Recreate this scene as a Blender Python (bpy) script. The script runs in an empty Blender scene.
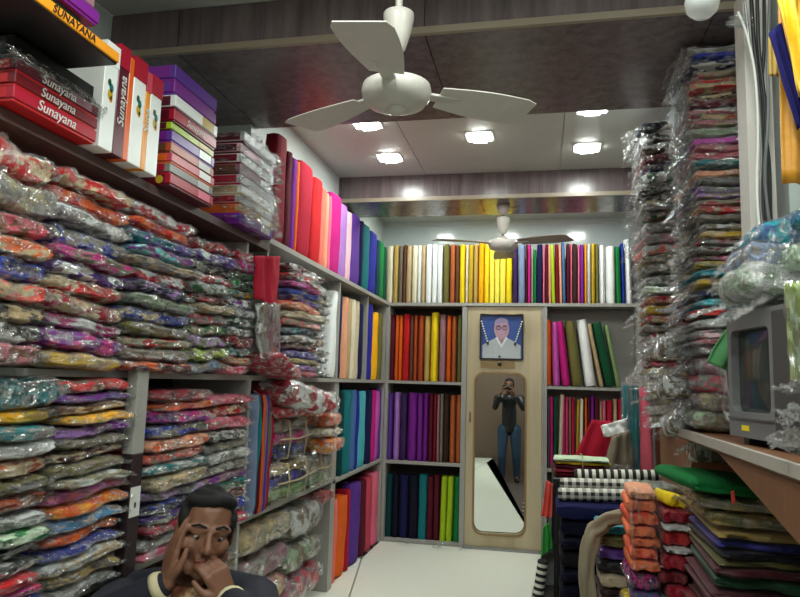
import bpy, bmesh, math, random
from mathutils import Vector, Matrix, noise
R = random.Random(7)
PI = math.pi
SC = bpy.context.scene
COL = SC.collection

# ------------------------------------------------------------------ camera, world, exposure
F_PX, YAW, PITCH, ROLL, CAM_Z = 675.0, .21, .123, .0286, 1.30
cy, sy, cp, sp = math.cos(YAW), math.sin(YAW), math.cos(PITCH), math.sin(PITCH)
RGT = Vector((cy, sy, 0)); FWD = Vector((-sy*cp, cy*cp, sp)); UPV = Vector((sy*sp, -cy*sp, cp))
cr, sr = math.cos(ROLL), math.sin(ROLL)
cam = bpy.data.cameras.new('camera'); co = bpy.data.objects.new('camera', cam); COL.objects.link(co)
cam.sensor_width = 36; cam.lens = F_PX/800*36; cam.clip_start = .02
right = RGT*cr + UPV*sr; up = UPV*cr - RGT*sr
m = Matrix((right, up, -FWD)).transposed().to_4x4(); m.translation = (0, 0, CAM_Z); co.matrix_world = m
SC.camera = co

def at(px, py, x=None, y=None, z=None):
    """point of the room seen at a pixel of the photograph, on a plane X=, Y= or Z="""
    a, b = px-400, py-298.5
    X = a*cr + b*sr; Y = -a*sr + b*cr
    d = FWD + RGT*(X/F_PX) - UPV*(Y/F_PX)
    t = x/d.x if x is not None else (y/d.y if y is not None else (z-CAM_Z)/d.z)
    return Vector((0, 0, CAM_Z)) + d*t

w = bpy.data.worlds.new('world'); SC.world = w; w.use_nodes = True
w.node_tree.nodes['Background'].inputs[0].default_value = (.55, .62, .75, 1)
w.node_tree.nodes['Background'].inputs[1].default_value = .15
SC.view_settings.view_transform = 'Standard'; SC.view_settings.look = 'None'
SC.view_settings.gamma = 1; SC.view_settings.exposure = 0.5; SC.view_settings.use_curve_mapping = False

CEIL = 2.73
MID_LAMPS = [(-.962, 3.50), (-.961, 4.075), (-.36, 3.78), (.258, 4.045), (.25, 3.45)]
BACK_LAMPS = [(-.93, 5.27), (-.31, 5.27), (.31, 5.25)]
FRONT_FILLS = [(-.45, 1.15), (-.75, .35), (.35, 1.25), (.35, .3), (-.1, -.5)]  # unseen lights without fixtures, added to brighten the front bay and spark plastic glints
def area(x, y, power, size=.13, z=CEIL-.020):
    l = bpy.data.lights.new('lamp_or_fill_light', 'AREA'); l.shape = 'SQUARE'; l.size = size; l.energy = power
    l.color = (.93, 1, .93)
    o = bpy.data.objects.new('lamp_or_fill_light', l); COL.objects.link(o); o.location = (x, y, z)
for x, y in MID_LAMPS: area(x, y, 3.4)
for x, y in BACK_LAMPS: area(x, y, 3.2)
for x, y in FRONT_FILLS: area(x, y, 8.5, .16)

# ------------------------------------------------------------------ colours and materials
def lin(c):
    return tuple(((v/255)/12.92 if v <= 10 else (((v/255)+.055)/1.055)**2.4) for v in c)
PAL = {k: lin(v) for k, v in {
 'crimson': (170,22,48), 'red': (200,32,38), 'dark red': (120,16,30), 'maroon': (88,18,36), 'rose': (200,70,90), 'pink': (232,110,140),
 'salmon': (240,120,105), 'peach': (235,165,130), 'coral': (235,85,70), 'orange': (228,98,28), 'rust': (178,78,40), 'amber': (232,150,35),
 'golden': (250,180,20), 'mustard': (195,160,40), 'yellow': (250,218,35), 'pale yellow': (255,238,90), 'lime': (165,195,35), 'olive': (110,105,55),
 'ochre': (190,160,90), 'khaki': (150,140,110), 'green': (25,120,60), 'dark green': (15,75,45), 'light green': (130,160,100), 'sage': (140,160,130),
 'teal': (20,115,120), 'dark teal': (10,62,66), 'aqua': (80,180,190), 'turquoise': (20,150,165), 'sky blue': (80,150,200), 'steel blue': (70,110,160),
 'slate blue': (125,140,170), 'blue': (35,60,165), 'royal blue': (40,40,150), 'navy': (22,26,72), 'dark navy': (14,15,36), 'violet': (95,55,150),
 'purple': (120,35,140), 'dark purple': (60,35,85), 'lilac': (170,120,195), 'orchid': (200,90,180), 'magenta': (195,30,125), 'mauve': (150,110,120),
 'brown': (105,65,45), 'dark brown': (55,35,30), 'tan': (190,165,125), 'beige': (205,190,160), 'cream': (228,218,190), 'white': (240,242,240),
 'silver': (190,190,188), 'grey': (125,122,118), 'dark grey': (62,62,62), 'black': (20,20,22), 'taupe': (120,108,92), 'pale pink': (235,190,200),
 'copper': (185,100,55), 'dusty rose': (185,110,120), 'pale green': (190,210,180), 'light orange': (236,124,82)}.items()}

def newmat(name):
    m = bpy.data.materials.new(name); m.use_nodes = True
    return m, m.node_tree, m.node_tree.nodes['Principled BSDF']
def N(t, kind, **inp):
    n = t.nodes.new(kind)
    for k, v in inp.items():
        if k.startswith('_'): setattr(n, k[1:], v)
        else: n.inputs[k.replace('__', ' ')].default_value = v
    return n
def L(t, a, b): t.links.new(a, b)
def coord(t, scale=(1, 1, 1)):
    c = t.nodes.new('ShaderNodeTexCoord'); mp = t.nodes.new('ShaderNodeMapping'); mp.inputs['Scale'].default_value = scale
    L(t, c.outputs['Object'], mp.inputs['Vector']); return mp.outputs[0]
def bump(t, b, src, strength=.3, dist=.002):
    n = N(t, 'ShaderNodeBump', Strength=strength, Distance=dist); L(t, src, n.inputs['Height']); L(t, n.outputs[0], b.inputs['Normal'])

def simple(name, rgb, rough=.6, metal=0, var=.12, scale=(8, 8, 8), bmp=.1, spec=.5):
    m, t, b = newmat(name)
    v = coord(t, scale)
    nz = N(t, 'ShaderNodeTexNoise', Scale=3.0, Detail=5.0); L(t, v, nz.inputs['Vector'])
    mx = N(t, 'ShaderNodeMix', _data_type='RGBA'); L(t, nz.outputs['Fac'], mx.inputs[0])
    mx.inputs[6].default_value = tuple(c*(1-var) for c in rgb)+(1,); mx.inputs[7].default_value = tuple(min(1, c*(1+var)) for c in rgb)+(1,)
    L(t, mx.outputs[2], b.inputs['Base Color'])
    b.inputs['Roughness'].default_value = rough; b.inputs['Metallic'].default_value = metal; b.inputs['Specular IOR Level'].default_value = spec
    if bmp: bump(t, b, nz.outputs['Fac'], bmp)
    return m

def cloth_mat(name, kind):
    m, t, b = newmat(name)
    oi = t.nodes.new('ShaderNodeObjectInfo')
    at2 = t.nodes.new('ShaderNodeAttribute'); at2.attribute_type = 'OBJECT'; at2.attribute_name = 'color2'
    tc = t.nodes.new('ShaderNodeTexCoord')
    add = t.nodes.new('ShaderNodeVectorMath'); add.operation = 'ADD'
    mul = t.nodes.new('ShaderNodeMath'); mul.operation = 'MULTIPLY'; mul.inputs[1].default_value = 37.0
    mp = t.nodes.new('ShaderNodeMapping'); mp.inputs['Scale'].default_value = (.32, .32, .10) if kind == 'print' else (.2, .2, .5)
    L(t, oi.outputs['Random'], mul.inputs[0]); L(t, tc.outputs['Object'], mp.inputs[0]); L(t, mp.outputs[0], add.inputs[0]); L(t, mul.outputs[0], add.inputs[1])
    vec = add.outputs[0]
    n1 = N(t, 'ShaderNodeTexNoise', Scale={'print': 15.0, 'plain': 14.0, 'satin': 9.0}[kind], Detail=4.0, Roughness=.6); L(t, vec, n1.inputs['Vector'])
    rp = t.nodes.new('ShaderNodeValToRGB'); L(t, n1.outputs['Fac'], rp.inputs[0])
    if kind == 'print':
        rp.color_ramp.elements[0].position = .49; rp.color_ramp.elements[1].position = .53
    else:
        rp.color_ramp.elements[0].position = .35; rp.color_ramp.elements[1].position = .8
        rp.color_ramp.elements[1].color = (.35, .35, .35, 1)
    mx = N(t, 'ShaderNodeMix', _data_type='RGBA'); L(t, rp.outputs[0], mx.inputs[0]); L(t, oi.outputs['Color'], mx.inputs[6])
    if kind == 'print':
        L(t, at2.outputs['Color'], mx.inputs[7])
        vo = N(t, 'ShaderNodeTexVoronoi', Scale=95.0); L(t, vec, vo.inputs['Vector'])
        r2 = t.nodes.new('ShaderNodeValToRGB'); L(t, vo.outputs['Distance'], r2.inputs[0])
        r2.color_ramp.elements[0].position = .2; r2.color_ramp.elements[1].position = .3
        r2.color_ramp.elements[0].color = (.62, .5, .33, 1); r2.color_ramp.elements[1].color = (1, 1, 1, 1)
        m2 = N(t, 'ShaderNodeMix', _data_type='RGBA', _blend_type='MULTIPLY'); m2.inputs[0].default_value = .8
        L(t, mx.outputs[2], m2.inputs[6]); L(t, r2.outputs[0], m2.inputs[7]); L(t, m2.outputs[2], b.inputs['Base Color'])
    else:
        dk = N(t, 'ShaderNodeMix', _data_type='RGBA', _blend_type='MULTIPLY'); dk.inputs[0].default_value = 1
        L(t, oi.outputs['Color'], dk.inputs[6]); dk.inputs[7].default_value = (.55, .55, .55, 1)
        L(t, dk.outputs[2], mx.inputs[7]); L(t, mx.outputs[2], b.inputs['Base Color'])
    b.inputs['Roughness'].default_value = {'print': .8, 'plain': .85, 'satin': .42}[kind]
    b.inputs['Sheen Weight'].default_value = 0 if kind != 'satin' else .2; b.inputs['Specular IOR Level'].default_value = .22 if kind != 'satin' else .45
    n2 = N(t, 'ShaderNodeTexNoise', Scale=60.0, Detail=3.0); L(t, vec, n2.inputs['Vector'])
    bump(t, b, n2.outputs['Fac'], .5, .004)
    return m
M = {}
M['print'] = cloth_mat('printed_cloth', 'print'); M['plain'] = cloth_mat('plain_cloth', 'plain'); M['satin'] = cloth_mat('satin_cloth', 'satin')

def plastic(name, base, glare, tint=(.97, .98, .99), sc=(.32, .32, .07)):
    m = bpy.data.materials.new(name); m.use_nodes = True; t = m.node_tree; t.nodes.clear()
    out = t.nodes.new('ShaderNodeOutputMaterial'); tr = t.nodes.new('ShaderNodeBsdfTransparent'); gl = t.nodes.new('ShaderNodeBsdfGlossy')
    tr.inputs[0].default_value = tint+(1,)
    gl.inputs['Color'].default_value = (1, 1, 1, 1); gl.inputs['Roughness'].default_value = .10
    oi = t.nodes.new('ShaderNodeObjectInfo'); tc = t.nodes.new('ShaderNodeTexCoord')
    add = t.nodes.new('ShaderNodeVectorMath'); add.operation = 'ADD'
    mul = t.nodes.new('ShaderNodeMath'); mul.operation = 'MULTIPLY'; mul.inputs[1].default_value = 51.0
    mp = t.nodes.new('ShaderNodeMapping'); mp.inputs['Scale'].default_value = sc
    L(t, oi.outputs['Random'], mul.inputs[0]); L(t, tc.outputs['Object'], mp.inputs[0]); L(t, mp.outputs[0], add.inputs[0]); L(t, mul.outputs[0], add.inputs[1])
    n1 = N(t, 'ShaderNodeTexNoise', Scale=26.0, Detail=3.0, Roughness=.55); n1.inputs['Distortion'].default_value = 1.2
    L(t, add.outputs[0], n1.inputs['Vector'])
    vo = N(t, 'ShaderNodeTexVoronoi', Scale=30.0); L(t, add.outputs[0], vo.inputs['Vector'])
    ad = t.nodes.new('ShaderNodeMath'); ad.operation = 'MULTIPLY_ADD'; ad.inputs[1].default_value = .55; L(t, vo.outputs['Distance'], ad.inputs[0]); L(t, n1.outputs['Fac'], ad.inputs[2])
    bp = N(t, 'ShaderNodeBump', Strength=1.0, Distance=.05); L(t, ad.outputs[0], bp.inputs['Height']); L(t, bp.outputs[0], gl.inputs['Normal'])
    n2 = N(t, 'ShaderNodeTexNoise', Scale=26.0, Detail=3.0); L(t, add.outputs[0], n2.inputs['Vector'])
    mr = t.nodes.new('ShaderNodeMapRange'); mr.inputs['From Min'].default_value = .4; mr.inputs['From Max'].default_value = .7
    mr.inputs['To Min'].default_value = base; mr.inputs['To Max'].default_value = glare
    L(t, n2.outputs['Fac'], mr.inputs['Value'])
    df = t.nodes.new('ShaderNodeBsdfDiffuse'); df.inputs['Color'].default_value = (.85, .86, .87, 1)
    mxg = t.nodes.new('ShaderNodeMixShader'); mxg.inputs[0].default_value = .05
    L(t, gl.outputs[0], mxg.inputs[1]); L(t, df.outputs[0], mxg.inputs[2])
    mx = t.nodes.new('ShaderNodeMixShader'); L(t, mr.outputs[0], mx.inputs[0]); L(t, tr.outputs[0], mx.inputs[1]); L(t, mxg.outputs[0], mx.inputs[2])
    L(t, mx.outputs[0], out.inputs[0]); return m
M['plastic'] = plastic('clear_crinkled_plastic', .05, .65)
M['cloudy'] = plastic('cloudy_plastic', .3, .7)

M['wall'] = simple('painted_wall', lin((196, 204, 200)), .35, var=.04, bmp=.03)
M['glosswall'] = simple('gloss_laminate_wall', lin((190, 200, 200)), .16, var=.03, bmp=.0, spec=.6)
M['ceil'] = simple('ceiling_panel', lin((190, 192, 184)), .42, var=.05, bmp=.03)
M['shelfgrey'] = simple('grey_laminate', lin((158, 156, 150)), .45, var=.08, bmp=.05)
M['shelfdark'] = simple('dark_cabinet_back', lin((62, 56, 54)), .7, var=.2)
M['floorwhite'] = simple('white_sheet', lin((226, 228, 214)), .55, var=.04, bmp=.15)
M['floordark'] = simple('dark_stone_floor', lin((88, 76, 72)), .5, var=.3)
M['lampwhite'] = simple('lamp_frame_white', lin((235, 235, 232)), .4, var=.02, bmp=0)
M['fanwhite'] = simple('fan_enamel', lin((205, 200, 192)), .35, var=.08, bmp=.02)
M['fanbrown'] = simple('fan_blade_brown', lin((150, 138, 128)), .4, var=.08, bmp=.02)
M['metal'] = simple('dull_metal', lin((150, 150, 148)), .35, .8, var=.05, bmp=.02)
M['black'] = simple('black_plastic', lin((22, 22, 24)), .4, var=.1, bmp=.02)
M['blackrub'] = simple('black_cable', lin((35, 35, 35)), .5, var=.1, bmp=.0)
M['whitepl'] = simple('white_plastic', lin((220, 220, 215)), .45, var=.03, bmp=0)
M['tvgrey'] = simple('television_grey', lin((112, 112, 114)), .45, var=.08, bmp=.02)
M['tvdark'] = simple('television_dark', lin((66, 64, 64)), .5, var=.08, bmp=.02)
M['screen'] = simple('dead_screen_glass', lin((52, 56, 54)), .12, var=.1, bmp=0)
M['brownwood'] = simple('brown_board', lin((118, 76, 46)), .55, var=.25, scale=(2, 12, 2), bmp=.1)
M['skin'] = simple('skin', lin((120, 80, 60)), .55, var=.08, scale=(3, 3, 3), bmp=.03)
M['skinface'] = M['skin']
M['hair'] = simple('black_hair', lin((14, 12, 12)), .85, var=.3, scale=(30, 30, 6), bmp=.8)
M['coat'] = simple('dark_navy_knit', lin((20, 22, 36)), .85, var=.2, scale=(40, 40, 40), bmp=.4)
M['jeans'] = simple('blue_denim', lin((45, 70, 95)), .8, var=.2, scale=(30, 30, 30), bmp=.2)
M['lips'] = simple('lips', lin((130, 66, 60)), .5, var=.05, bmp=0)
M['eyewhite'] = simple('eye_white', lin((150, 140, 132)), .25, var=.02, bmp=0)
M['iris'] = simple('dark_iris', lin((22, 14, 10)), .2, var=.02, bmp=0)
M['mirror'], _t, _b = newmat('mirror_glass')
_b.inputs['Base Color'].default_value = (.82, .85, .82, 1); _b.inputs['Metallic'].default_value = 1; _b.inputs['Roughness'].default_value = .015
M['glass'], _t, _b = newmat('bulb_glass')
_b.inputs['Base Color'].default_value = (.9, .9, .9, 1); _b.inputs['Transmission Weight'].default_value = .55; _b.inputs['Roughness'].default_value = .12
M['lens'], _t, _b = newmat('lamp_lens_glow')
_b.inputs['Emission Color'].default_value = (.95, 1, .95, 1); _b.inputs['Emission Strength'].default_value = 22

def wood(name, a, bcol, rough, axis='x', sc=1.0):
    m, t, b = newmat(name)
    s = {'x': (2, 2, 22), 'z': (14, 14, 1.2), 'v': (14, 2, 1.0)}[axis]
    v = coord(t, tuple(q*sc for q in s))
    nz = N(t, 'ShaderNodeTexNoise', Scale=1.6, Detail=6.0, Roughness=.6); nz.inputs['Distortion'].default_value = .6; L(t, v, nz.inputs['Vector'])
    rp = t.nodes.new('ShaderNodeValToRGB'); rp.color_ramp.elements[0].position = .3; rp.color_ramp.elements[1].position = .7
    rp.color_ramp.elements[0].color = a+(1,); rp.color_ramp.elements[1].color = bcol+(1,)
    L(t, nz.outputs['Fac'], rp.inputs[0]); L(t, rp.outputs[0], b.inputs['Base Color']); b.inputs['Roughness'].default_value = rough
    bump(t, b, nz.outputs['Fac'], .03, .0005); return m
M['beam'] = wood('dark_wood_laminate', lin((86, 75, 79)), lin((122, 110, 110)), .25, 'z')
M['beamstrip'] = simple('beam_edge_strip', lin((146, 134, 116)), .35, var=.1)
M['door'] = wood('old_pale_door_wood', lin((172, 156, 122)), lin((198, 184, 152)), .45, 'z', .25)

def stripes(name, a, c, axis, freq, duty=.5, second=None, f2=0):
    m, t, b = newmat(name)
    v = coord(t)
    sp_ = t.nodes.new('ShaderNodeSeparateXYZ'); L(t, v, sp_.inputs[0])
    def band(ax, fr):
        mu = t.nodes.new('ShaderNodeMath'); mu.operation = 'MULTIPLY'; mu.inputs[1].default_value = fr; L(t, sp_.outputs[ax], mu.inputs[0])
        fr_ = t.nodes.new('ShaderNodeMath'); fr_.operation = 'FRACT'; L(t, mu.outputs[0], fr_.inputs[0])
        g = t.nodes.new('ShaderNodeMath'); g.operation = 'GREATER_THAN'; g.inputs[1].default_value = duty; L(t, fr_.outputs[0], g.inputs[0]); return g.outputs[0]
    o = band(axis, freq)
    if second is not None:
        o2 = band(second, f2)
        mm = t.nodes.new('ShaderNodeMath'); mm.operation = 'ADD'; L(t, o, mm.inputs[0]); L(t, o2, mm.inputs[1])
        hf = t.nodes.new('ShaderNodeMath'); hf.operation = 'MULTIPLY'; hf.inputs[1].default_value = .5; L(t, mm.outputs[0], hf.inputs[0]); o = hf.outputs[0]
    mx = N(t, 'ShaderNodeMix', _data_type='RGBA'); mx.inputs[6].default_value = a+(1,); mx.inputs[7].default_value = c+(1,)
    L(t, o, mx.inputs[0]); L(t, mx.outputs[2], b.inputs['Base Color']); b.inputs['Roughness'].default_value = .8
    return m

# ------------------------------------------------------------------ object helpers
def link(name, mesh, mat=None, parent=None, color=None, color2=None):
    o = bpy.data.objects.new(name, mesh); COL.objects.link(o)
    if mat is not None:
        if not mesh.materials: mesh.materials.append(mat)
        if mesh.materials[0] is not mat:
            o.material_slots[0].link = 'OBJECT'; o.material_slots[0].material = mat
    if parent is not None: o.parent = parent
    if color is not None: o.color = tuple(color)+(1,)
    if color2 is not None: o['color2'] = list(color2)
    return o
def tag(o, label, cat, group=None, kind=None):
    if label: o['label'] = label
    if cat: o['category'] = cat
    if group: o['group'] = group
    if kind: o['kind'] = kind
    return o
def empty(name, loc=(0, 0, 0), rz=0):
    o = bpy.data.objects.new(name, None); COL.objects.link(o); o.location = loc; o.rotation_euler = (0, 0, rz); o.empty_display_size = .05
    return o
def mesh_bm(bm, name='mesh', smooth=False):
    bmesh.ops.recalc_face_normals(bm, faces=bm.faces)
    me = bpy.data.meshes.new(name); bm.to_mesh(me); bm.free()
    if smooth: me.shade_smooth()
    return me
def add_box(bm, x0, x1, y0, y1, z0, z1, bev=0):
    vs = [bm.verts.new((x, y, z)) for x in (x0, x1) for y in (y0, y1) for z in (z0, z1)]
    fs = [(0, 1, 3, 2), (4, 6, 7, 5), (0, 4, 5, 1), (2, 3, 7, 6), (0, 2, 6, 4), (1, 5, 7, 3)]
    F = [bm.faces.new([vs[i] for i in f]) for f in fs]
    if bev:
        es = {e for f in F for e in f.edges}
        bmesh.ops.bevel(bm, geom=list(es), offset=bev, segments=1, affect='EDGES')
def boxm(x0, x1, y0, y1, z0, z1, bev=0):
    bm = bmesh.new(); add_box(bm, x0, x1, y0, y1, z0, z1, bev); return mesh_bm(bm)
def box(name, x0, x1, y0, y1, z0, z1, mat, parent=None, bev=0, color=None):
    return link(name, boxm(x0, x1, y0, y1, z0, z1, bev), mat, parent, color)
def add_tube(bm, pts, rad, seg=8, cap=True):
    pts = [Vector(p) for p in pts]; rr = rad if isinstance(rad, (list, tuple)) else [rad]*len(pts)
    rings = []
    ref = None
    for i, p in enumerate(pts):
        d = (pts[min(i+1, len(pts)-1)] - pts[max(i-1, 0)]).normalized()
        if ref is None: ref = Vector((0, 0, 1)) if abs(d.z) < .9 else Vector((1, 0, 0))
        a = (ref - d*ref.dot(d)).normalized(); b = d.cross(a); ref = a
        rings.append([bm.verts.new(p + (a*math.cos(2*PI*k/seg) + b*math.sin(2*PI*k/seg))*rr[i]) for k in range(seg)])
    for i in range(len(rings)-1):
        for k in range(seg):
            bm.faces.new((rings[i][k], rings[i][(k+1) % seg], rings[i+1][(k+1) % seg], rings[i+1][k]))
    if cap: bm.faces.new(rings[0]); bm.faces.new(rings[-1])
def tube(name, pts, rad, mat, parent=None, seg=8, color=None):
    bm = bmesh.new(); add_tube(bm, pts, rad, seg); return link(name, mesh_bm(bm, smooth=True), mat, parent, color)
def lathe(prof, seg=24, close=True):
    bm = bmesh.new(); rings = []
    for r, z in prof:
        rings.append([bm.verts.new((r*math.cos(2*PI*k/seg), r*math.sin(2*PI*k/seg), z)) for k in range(seg)])
    for i in range(len(rings)-1):
        for k in range(seg): bm.faces.new((rings[i][k], rings[i][(k+1) % seg], rings[i+1][(k+1) % seg], rings[i+1][k]))
    if close: bm.faces.new(rings[0]); bm.faces.new(rings[-1])
    return mesh_bm(bm, smooth=True)
def prism(pts, y0, y1, axes='xzy'):
    """polygon extruded; axes gives which axis the polygon's two coordinates and the extrusion use"""
    bm = bmesh.new()
    def v(a, b, c):
        d = {axes[0]: a, axes[1]: b, axes[2]: c}; return bm.verts.new((d['x'], d['y'], d['z']))
    A = [v(a, b, y0) for a, b in pts]; B = [v(a, b, y1) for a, b in pts]
    bm.faces.new(A); bm.faces.new(B[::-1])
    for i in range(len(pts)): bm.faces.new((A[i], A[(i+1) % len(pts)], B[(i+1) % len(pts)], B[i]))
    return mesh_bm(bm)
def struct(name, me, mat): return tag(link(name, me, mat), None, None, kind='structure')
ORD = ['', 'first', 'second', 'third', 'fourth', 'fifth', 'sixth', 'seventh', 'eighth', 'ninth', 'tenth', 'eleventh', 'twelfth', 'thirteenth',
       'fourteenth', 'fifteenth', 'sixteenth', 'seventeenth', 'eighteenth', 'nineteenth', 'twentieth', 'twenty-first', 'twenty-second', 'twenty-third',
       'twenty-fourth', 'twenty-fifth', 'twenty-sixth', 'twenty-seventh', 'twenty-eighth', 'twenty-ninth', 'thirtieth']

def sheet(name, corners, mat, parent=None, nu=14, nv=14, amp=.015, freq=6, thick=.004, color=None, color2=None, seed=0, rot=False):
    """a hanging or draped piece of cloth between four corners (top left, top right, bottom right, bottom left), wavy and with thickness"""
    a, b, c, d = [Vector(p) for p in corners]
    nrm = (b-a).cross(d-a).normalized(); bm = bmesh.new(); G = []
    for s in (0, 1):
        g = []
        for i in range(nv+1):
            row = []
            for j in range(nu+1):
                u, v = j/nu, i/nv
                p = (a*(1-u)+b*u)*(1-v) + (d*(1-u)+c*u)*v
                k = noise.noise(Vector((u*freq, v*freq*.35, seed*3.1)))*amp + math.sin(u*freq*2.2+seed)*amp*.5
                e = noise.noise(Vector((u*3, v*3, seed+9.)))*amp*.7
                p = p + nrm*(k + (s-.5)*thick) + (d-a).normalized()*e*(1 if v > .5 else .3)
                row.append(bm.verts.new(p))
            g.append(row)
        G.append(g)
    for s in (0, 1):
        for i in range(nv):
            for j in range(nu): bm.faces.new((G[s][i][j], G[s][i][j+1], G[s][i+1][j+1], G[s][i+1][j]))
    rim = [(0, j) for j in range(nu)] + [(i, nu) for i in range(nv)] + [(nv, j) for j in range(nu, 0, -1)] + [(i, 0) for i in range(nv, 0, -1)]
    for k in range(len(rim)):
        p, q = rim[k], rim[(k+1) % len(rim)]
        bm.faces.new((G[0][p[0]][p[1]], G[0][q[0]][q[1]], G[1][q[0]][q[1]], G[1][p[0]][p[1]]))
    return link(name, mesh_bm(bm, smooth=True), mat, parent, color, color2)

# ------------------------------------------------------------------ packets of folded clothes in crinkled plastic
def packet_mesh(seed, kind, fam):
    rr = random.Random(seed*17+3)
    n = rr.choice((2, 3, 3, 4)); bm = bmesh.new(); rings = []
    pl = kind == 'sleeve'
    nw, nr = (30, 40) if pl else (20, 32)
    ph = fam*1.7
    xs = [-.5 + i/nw for i in range(nw+1)]
    if pl: xs = [-.57, -.545, -.52] + xs + [.52, .55, .58]
    for x in xs:
        ex = min(1, max(0, (.5-abs(x))/.07)); th = (.62+.38*math.sqrt(ex))
        if pl and abs(x) > .5: th = .25
        ring = []
        for k in range(nr):
            a = 2*PI*k/nr
            c, s = math.cos(a), math.sin(a)
            yy = .5*math.copysign(abs(c)**.28, c); zz = .5*math.copysign(abs(s)**.6, s)
            if yy < -.3 and not pl: yy += .03*(1-abs(math.sin(n*PI*(zz+.5))))
            q = Vector((x*3.2+seed, yy*3.0, zz*1.5))
            sag = (.30*noise.noise(Vector((x*2.3+fam*5, yy*1.3, 1.)))+.07*math.sin(x*5+ph))*(.75, .55, .8, .6, .7, .12)[fam]
            y = yy + .03*noise.noise(q*1.7) + .02*math.sin(x*9+seed)
            z = zz*th + sag + .13*noise.noise(q*1.9)
            if pl:
                y *= 1.015; z += .05*zz
                rid = abs(noise.noise(Vector((x*13+seed, yy*7, zz*4))))
                z += .22*(rid-.12)*(1 if zz > 0 else -.4)
                if yy < 0: y -= .045*(rid-.1) + .02*noise.noise(Vector((x*31+seed, zz*8, 4.)))
                if abs(x) > .5: y += .03*noise.noise(Vector((x*30, yy*8, seed+0.))); z += .3*noise.noise(Vector((x*22, yy*7, seed+3.)))
            elif yy < -.35: z += .05*noise.noise(Vector((x*14+seed, zz*9, 2.)))
            ring.append(bm.verts.new((x, y, z)))
        rings.append(ring)
    for i in range(len(rings)-1):
        for k in range(nr): bm.faces.new((rings[i][k], rings[i][(k+1) % nr], rings[i+1][(k+1) % nr], rings[i+1][k]))
    bm.faces.new(rings[0]); bm.faces.new(rings[-1])
    return mesh_bm(bm, 'packet_'+kind, True)
NF, NV = 6, 4
NP = NF*NV
PK = [(packet_mesh(i, 'cloth', i//NV), packet_mesh(i, 'sleeve', i//NV)) for i in range(NP)]
FAM = [0]
PK_USED = [0]
def packet(loc, size, rz, col, label, group, wrap=True, tilt=(0, 0), name='garment_packet', satin=False, cat='packet'):
    i = (FAM[0] % NF)*NV + R.randrange(NV); PK_USED[0] += 1
    a, b = (col.split('/')+[None])[:2]
    mat = M['print'] if b else (M['satin'] if satin else M['plain'])
    o = link(name, PK[i][0], mat, None, PAL[a], PAL[b] if b else None)
    o.location = loc; o.scale = size; o.rotation_euler = (tilt[0], tilt[1], rz)
    tag(o, label, cat, group)
    if wrap: link('plastic_sleeve', PK[i][1], M['plastic'], o)
    return o
def colname(c):
    a, b = (c.split('/')+[None])[:2]
    return f'{a} and {b}' if b else a
def stack(where, group, cols, axis, lo, hi, front, z0, z1, depth=.30, lean=0, wrap=True, tiltmax=.03, what='wrapped packet', satin=False, cat='packet', name='garment_packet', shift=0, wts=None, fam=None):
    """cols run from top to bottom; axis 'y' = column on the left wall facing +X, 'x' = column facing -Y"""
    FAM[0] = (FAM[0]+1) % 5 if fam is None else fam; n = len(cols); ws = wts or [R.uniform(.8, 1.25) for _ in cols]; s = sum(ws); z = z0
    for k in range(n-1, -1, -1):
        t = (z1-z0)*ws[k]/s
        w_ = (hi-lo)*R.uniform(.9, .99); c = (lo+hi)/2 + R.uniform(-.012, .012) + shift*(z-z0)
        jut = R.uniform(-.012, .02)
        d = depth*R.uniform(.94, 1.0)
        from_top = k+1; from_bot = n-k
        o_ = 'topmost in' if from_top == 1 else ('lowest in' if from_bot == 1 else (f'{ORD[from_top]} from top of' if from_top <= from_bot else f'{ORD[from_bot]} from bottom of'))
        lab = f'{colname(cols[k])} {what}, {o_} {where}'
        if axis == 'y':
            packet((front-d/2+jut, c, z+t*.5), (w_, d, t*.93), PI/2+R.uniform(-.05, .05), cols[k], lab, group, wrap, (0, R.uniform(-tiltmax, tiltmax)), name, satin, cat)
        else:
            packet((c, front+d/2-jut, z+t*.5), (w_, d, t*.93), R.uniform(-.05, .05), cols[k], lab, group, wrap, (0, lean+R.uniform(-tiltmax, tiltmax)), name, satin, cat)
        z += t

# ------------------------------------------------------------------ bolts of fabric
def bolt_mesh(seed, round_):
    rr = random.Random(seed*5+1); nr, nh = 26, 12; bm = bmesh.new(); rings = []
    e = 1.0 if round_ else .55
    flap = rr.uniform(3.6, 5.6)
    def ring(z, s, dz=0):
        out = []
        for k in range(nr):
            a = 2*PI*k/nr; c, q = math.cos(a), math.sin(a)
            x = .5*math.copysign(abs(c)**e, c)*s; y = .5*math.copysign(abs(q)**(1.0 if round_ else .7), q)*s
            g = 1 + (.07 if abs(((a-flap+PI) % (2*PI))-PI) < .35 else 0)
            bu = 1 + .06*noise.noise(Vector((c*1.5+seed, q*1.5, z*3.5)))
            x *= g*bu; y *= g*bu
            x += .05*noise.noise(Vector((seed+0., z*2.2, 0)))
            out.append(bm.verts.new((x, y, z+dz+(.012*noise.noise(Vector((c*2, q*2, seed+0.))) if z > .9 else 0))))
        return out
    for i in range(nh+1): rings.append(ring(i/nh, 1 if 0 < i < nh else .93))
    rings.append(ring(1, .8, -.006)); rings.append(ring(1, .62, .002)); rings.append(ring(1, .45, -.006)); rings.append(ring(1, .25, -.03))
    for i in range(len(rings)-1):
        for k in range(nr): bm.faces.new((rings[i][k], rings[i][(k+1) % nr], rings[i+1][(k+1) % nr], rings[i+1][k]))
    bm.faces.new(rings[0]); bm.faces.new(rings[-1])
    return mesh_bm(bm, 'bolt', True)
BF = [bolt_mesh(i, False) for i in range(6)]; BR = [bolt_mesh(i+20, True) for i in range(4)]
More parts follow.
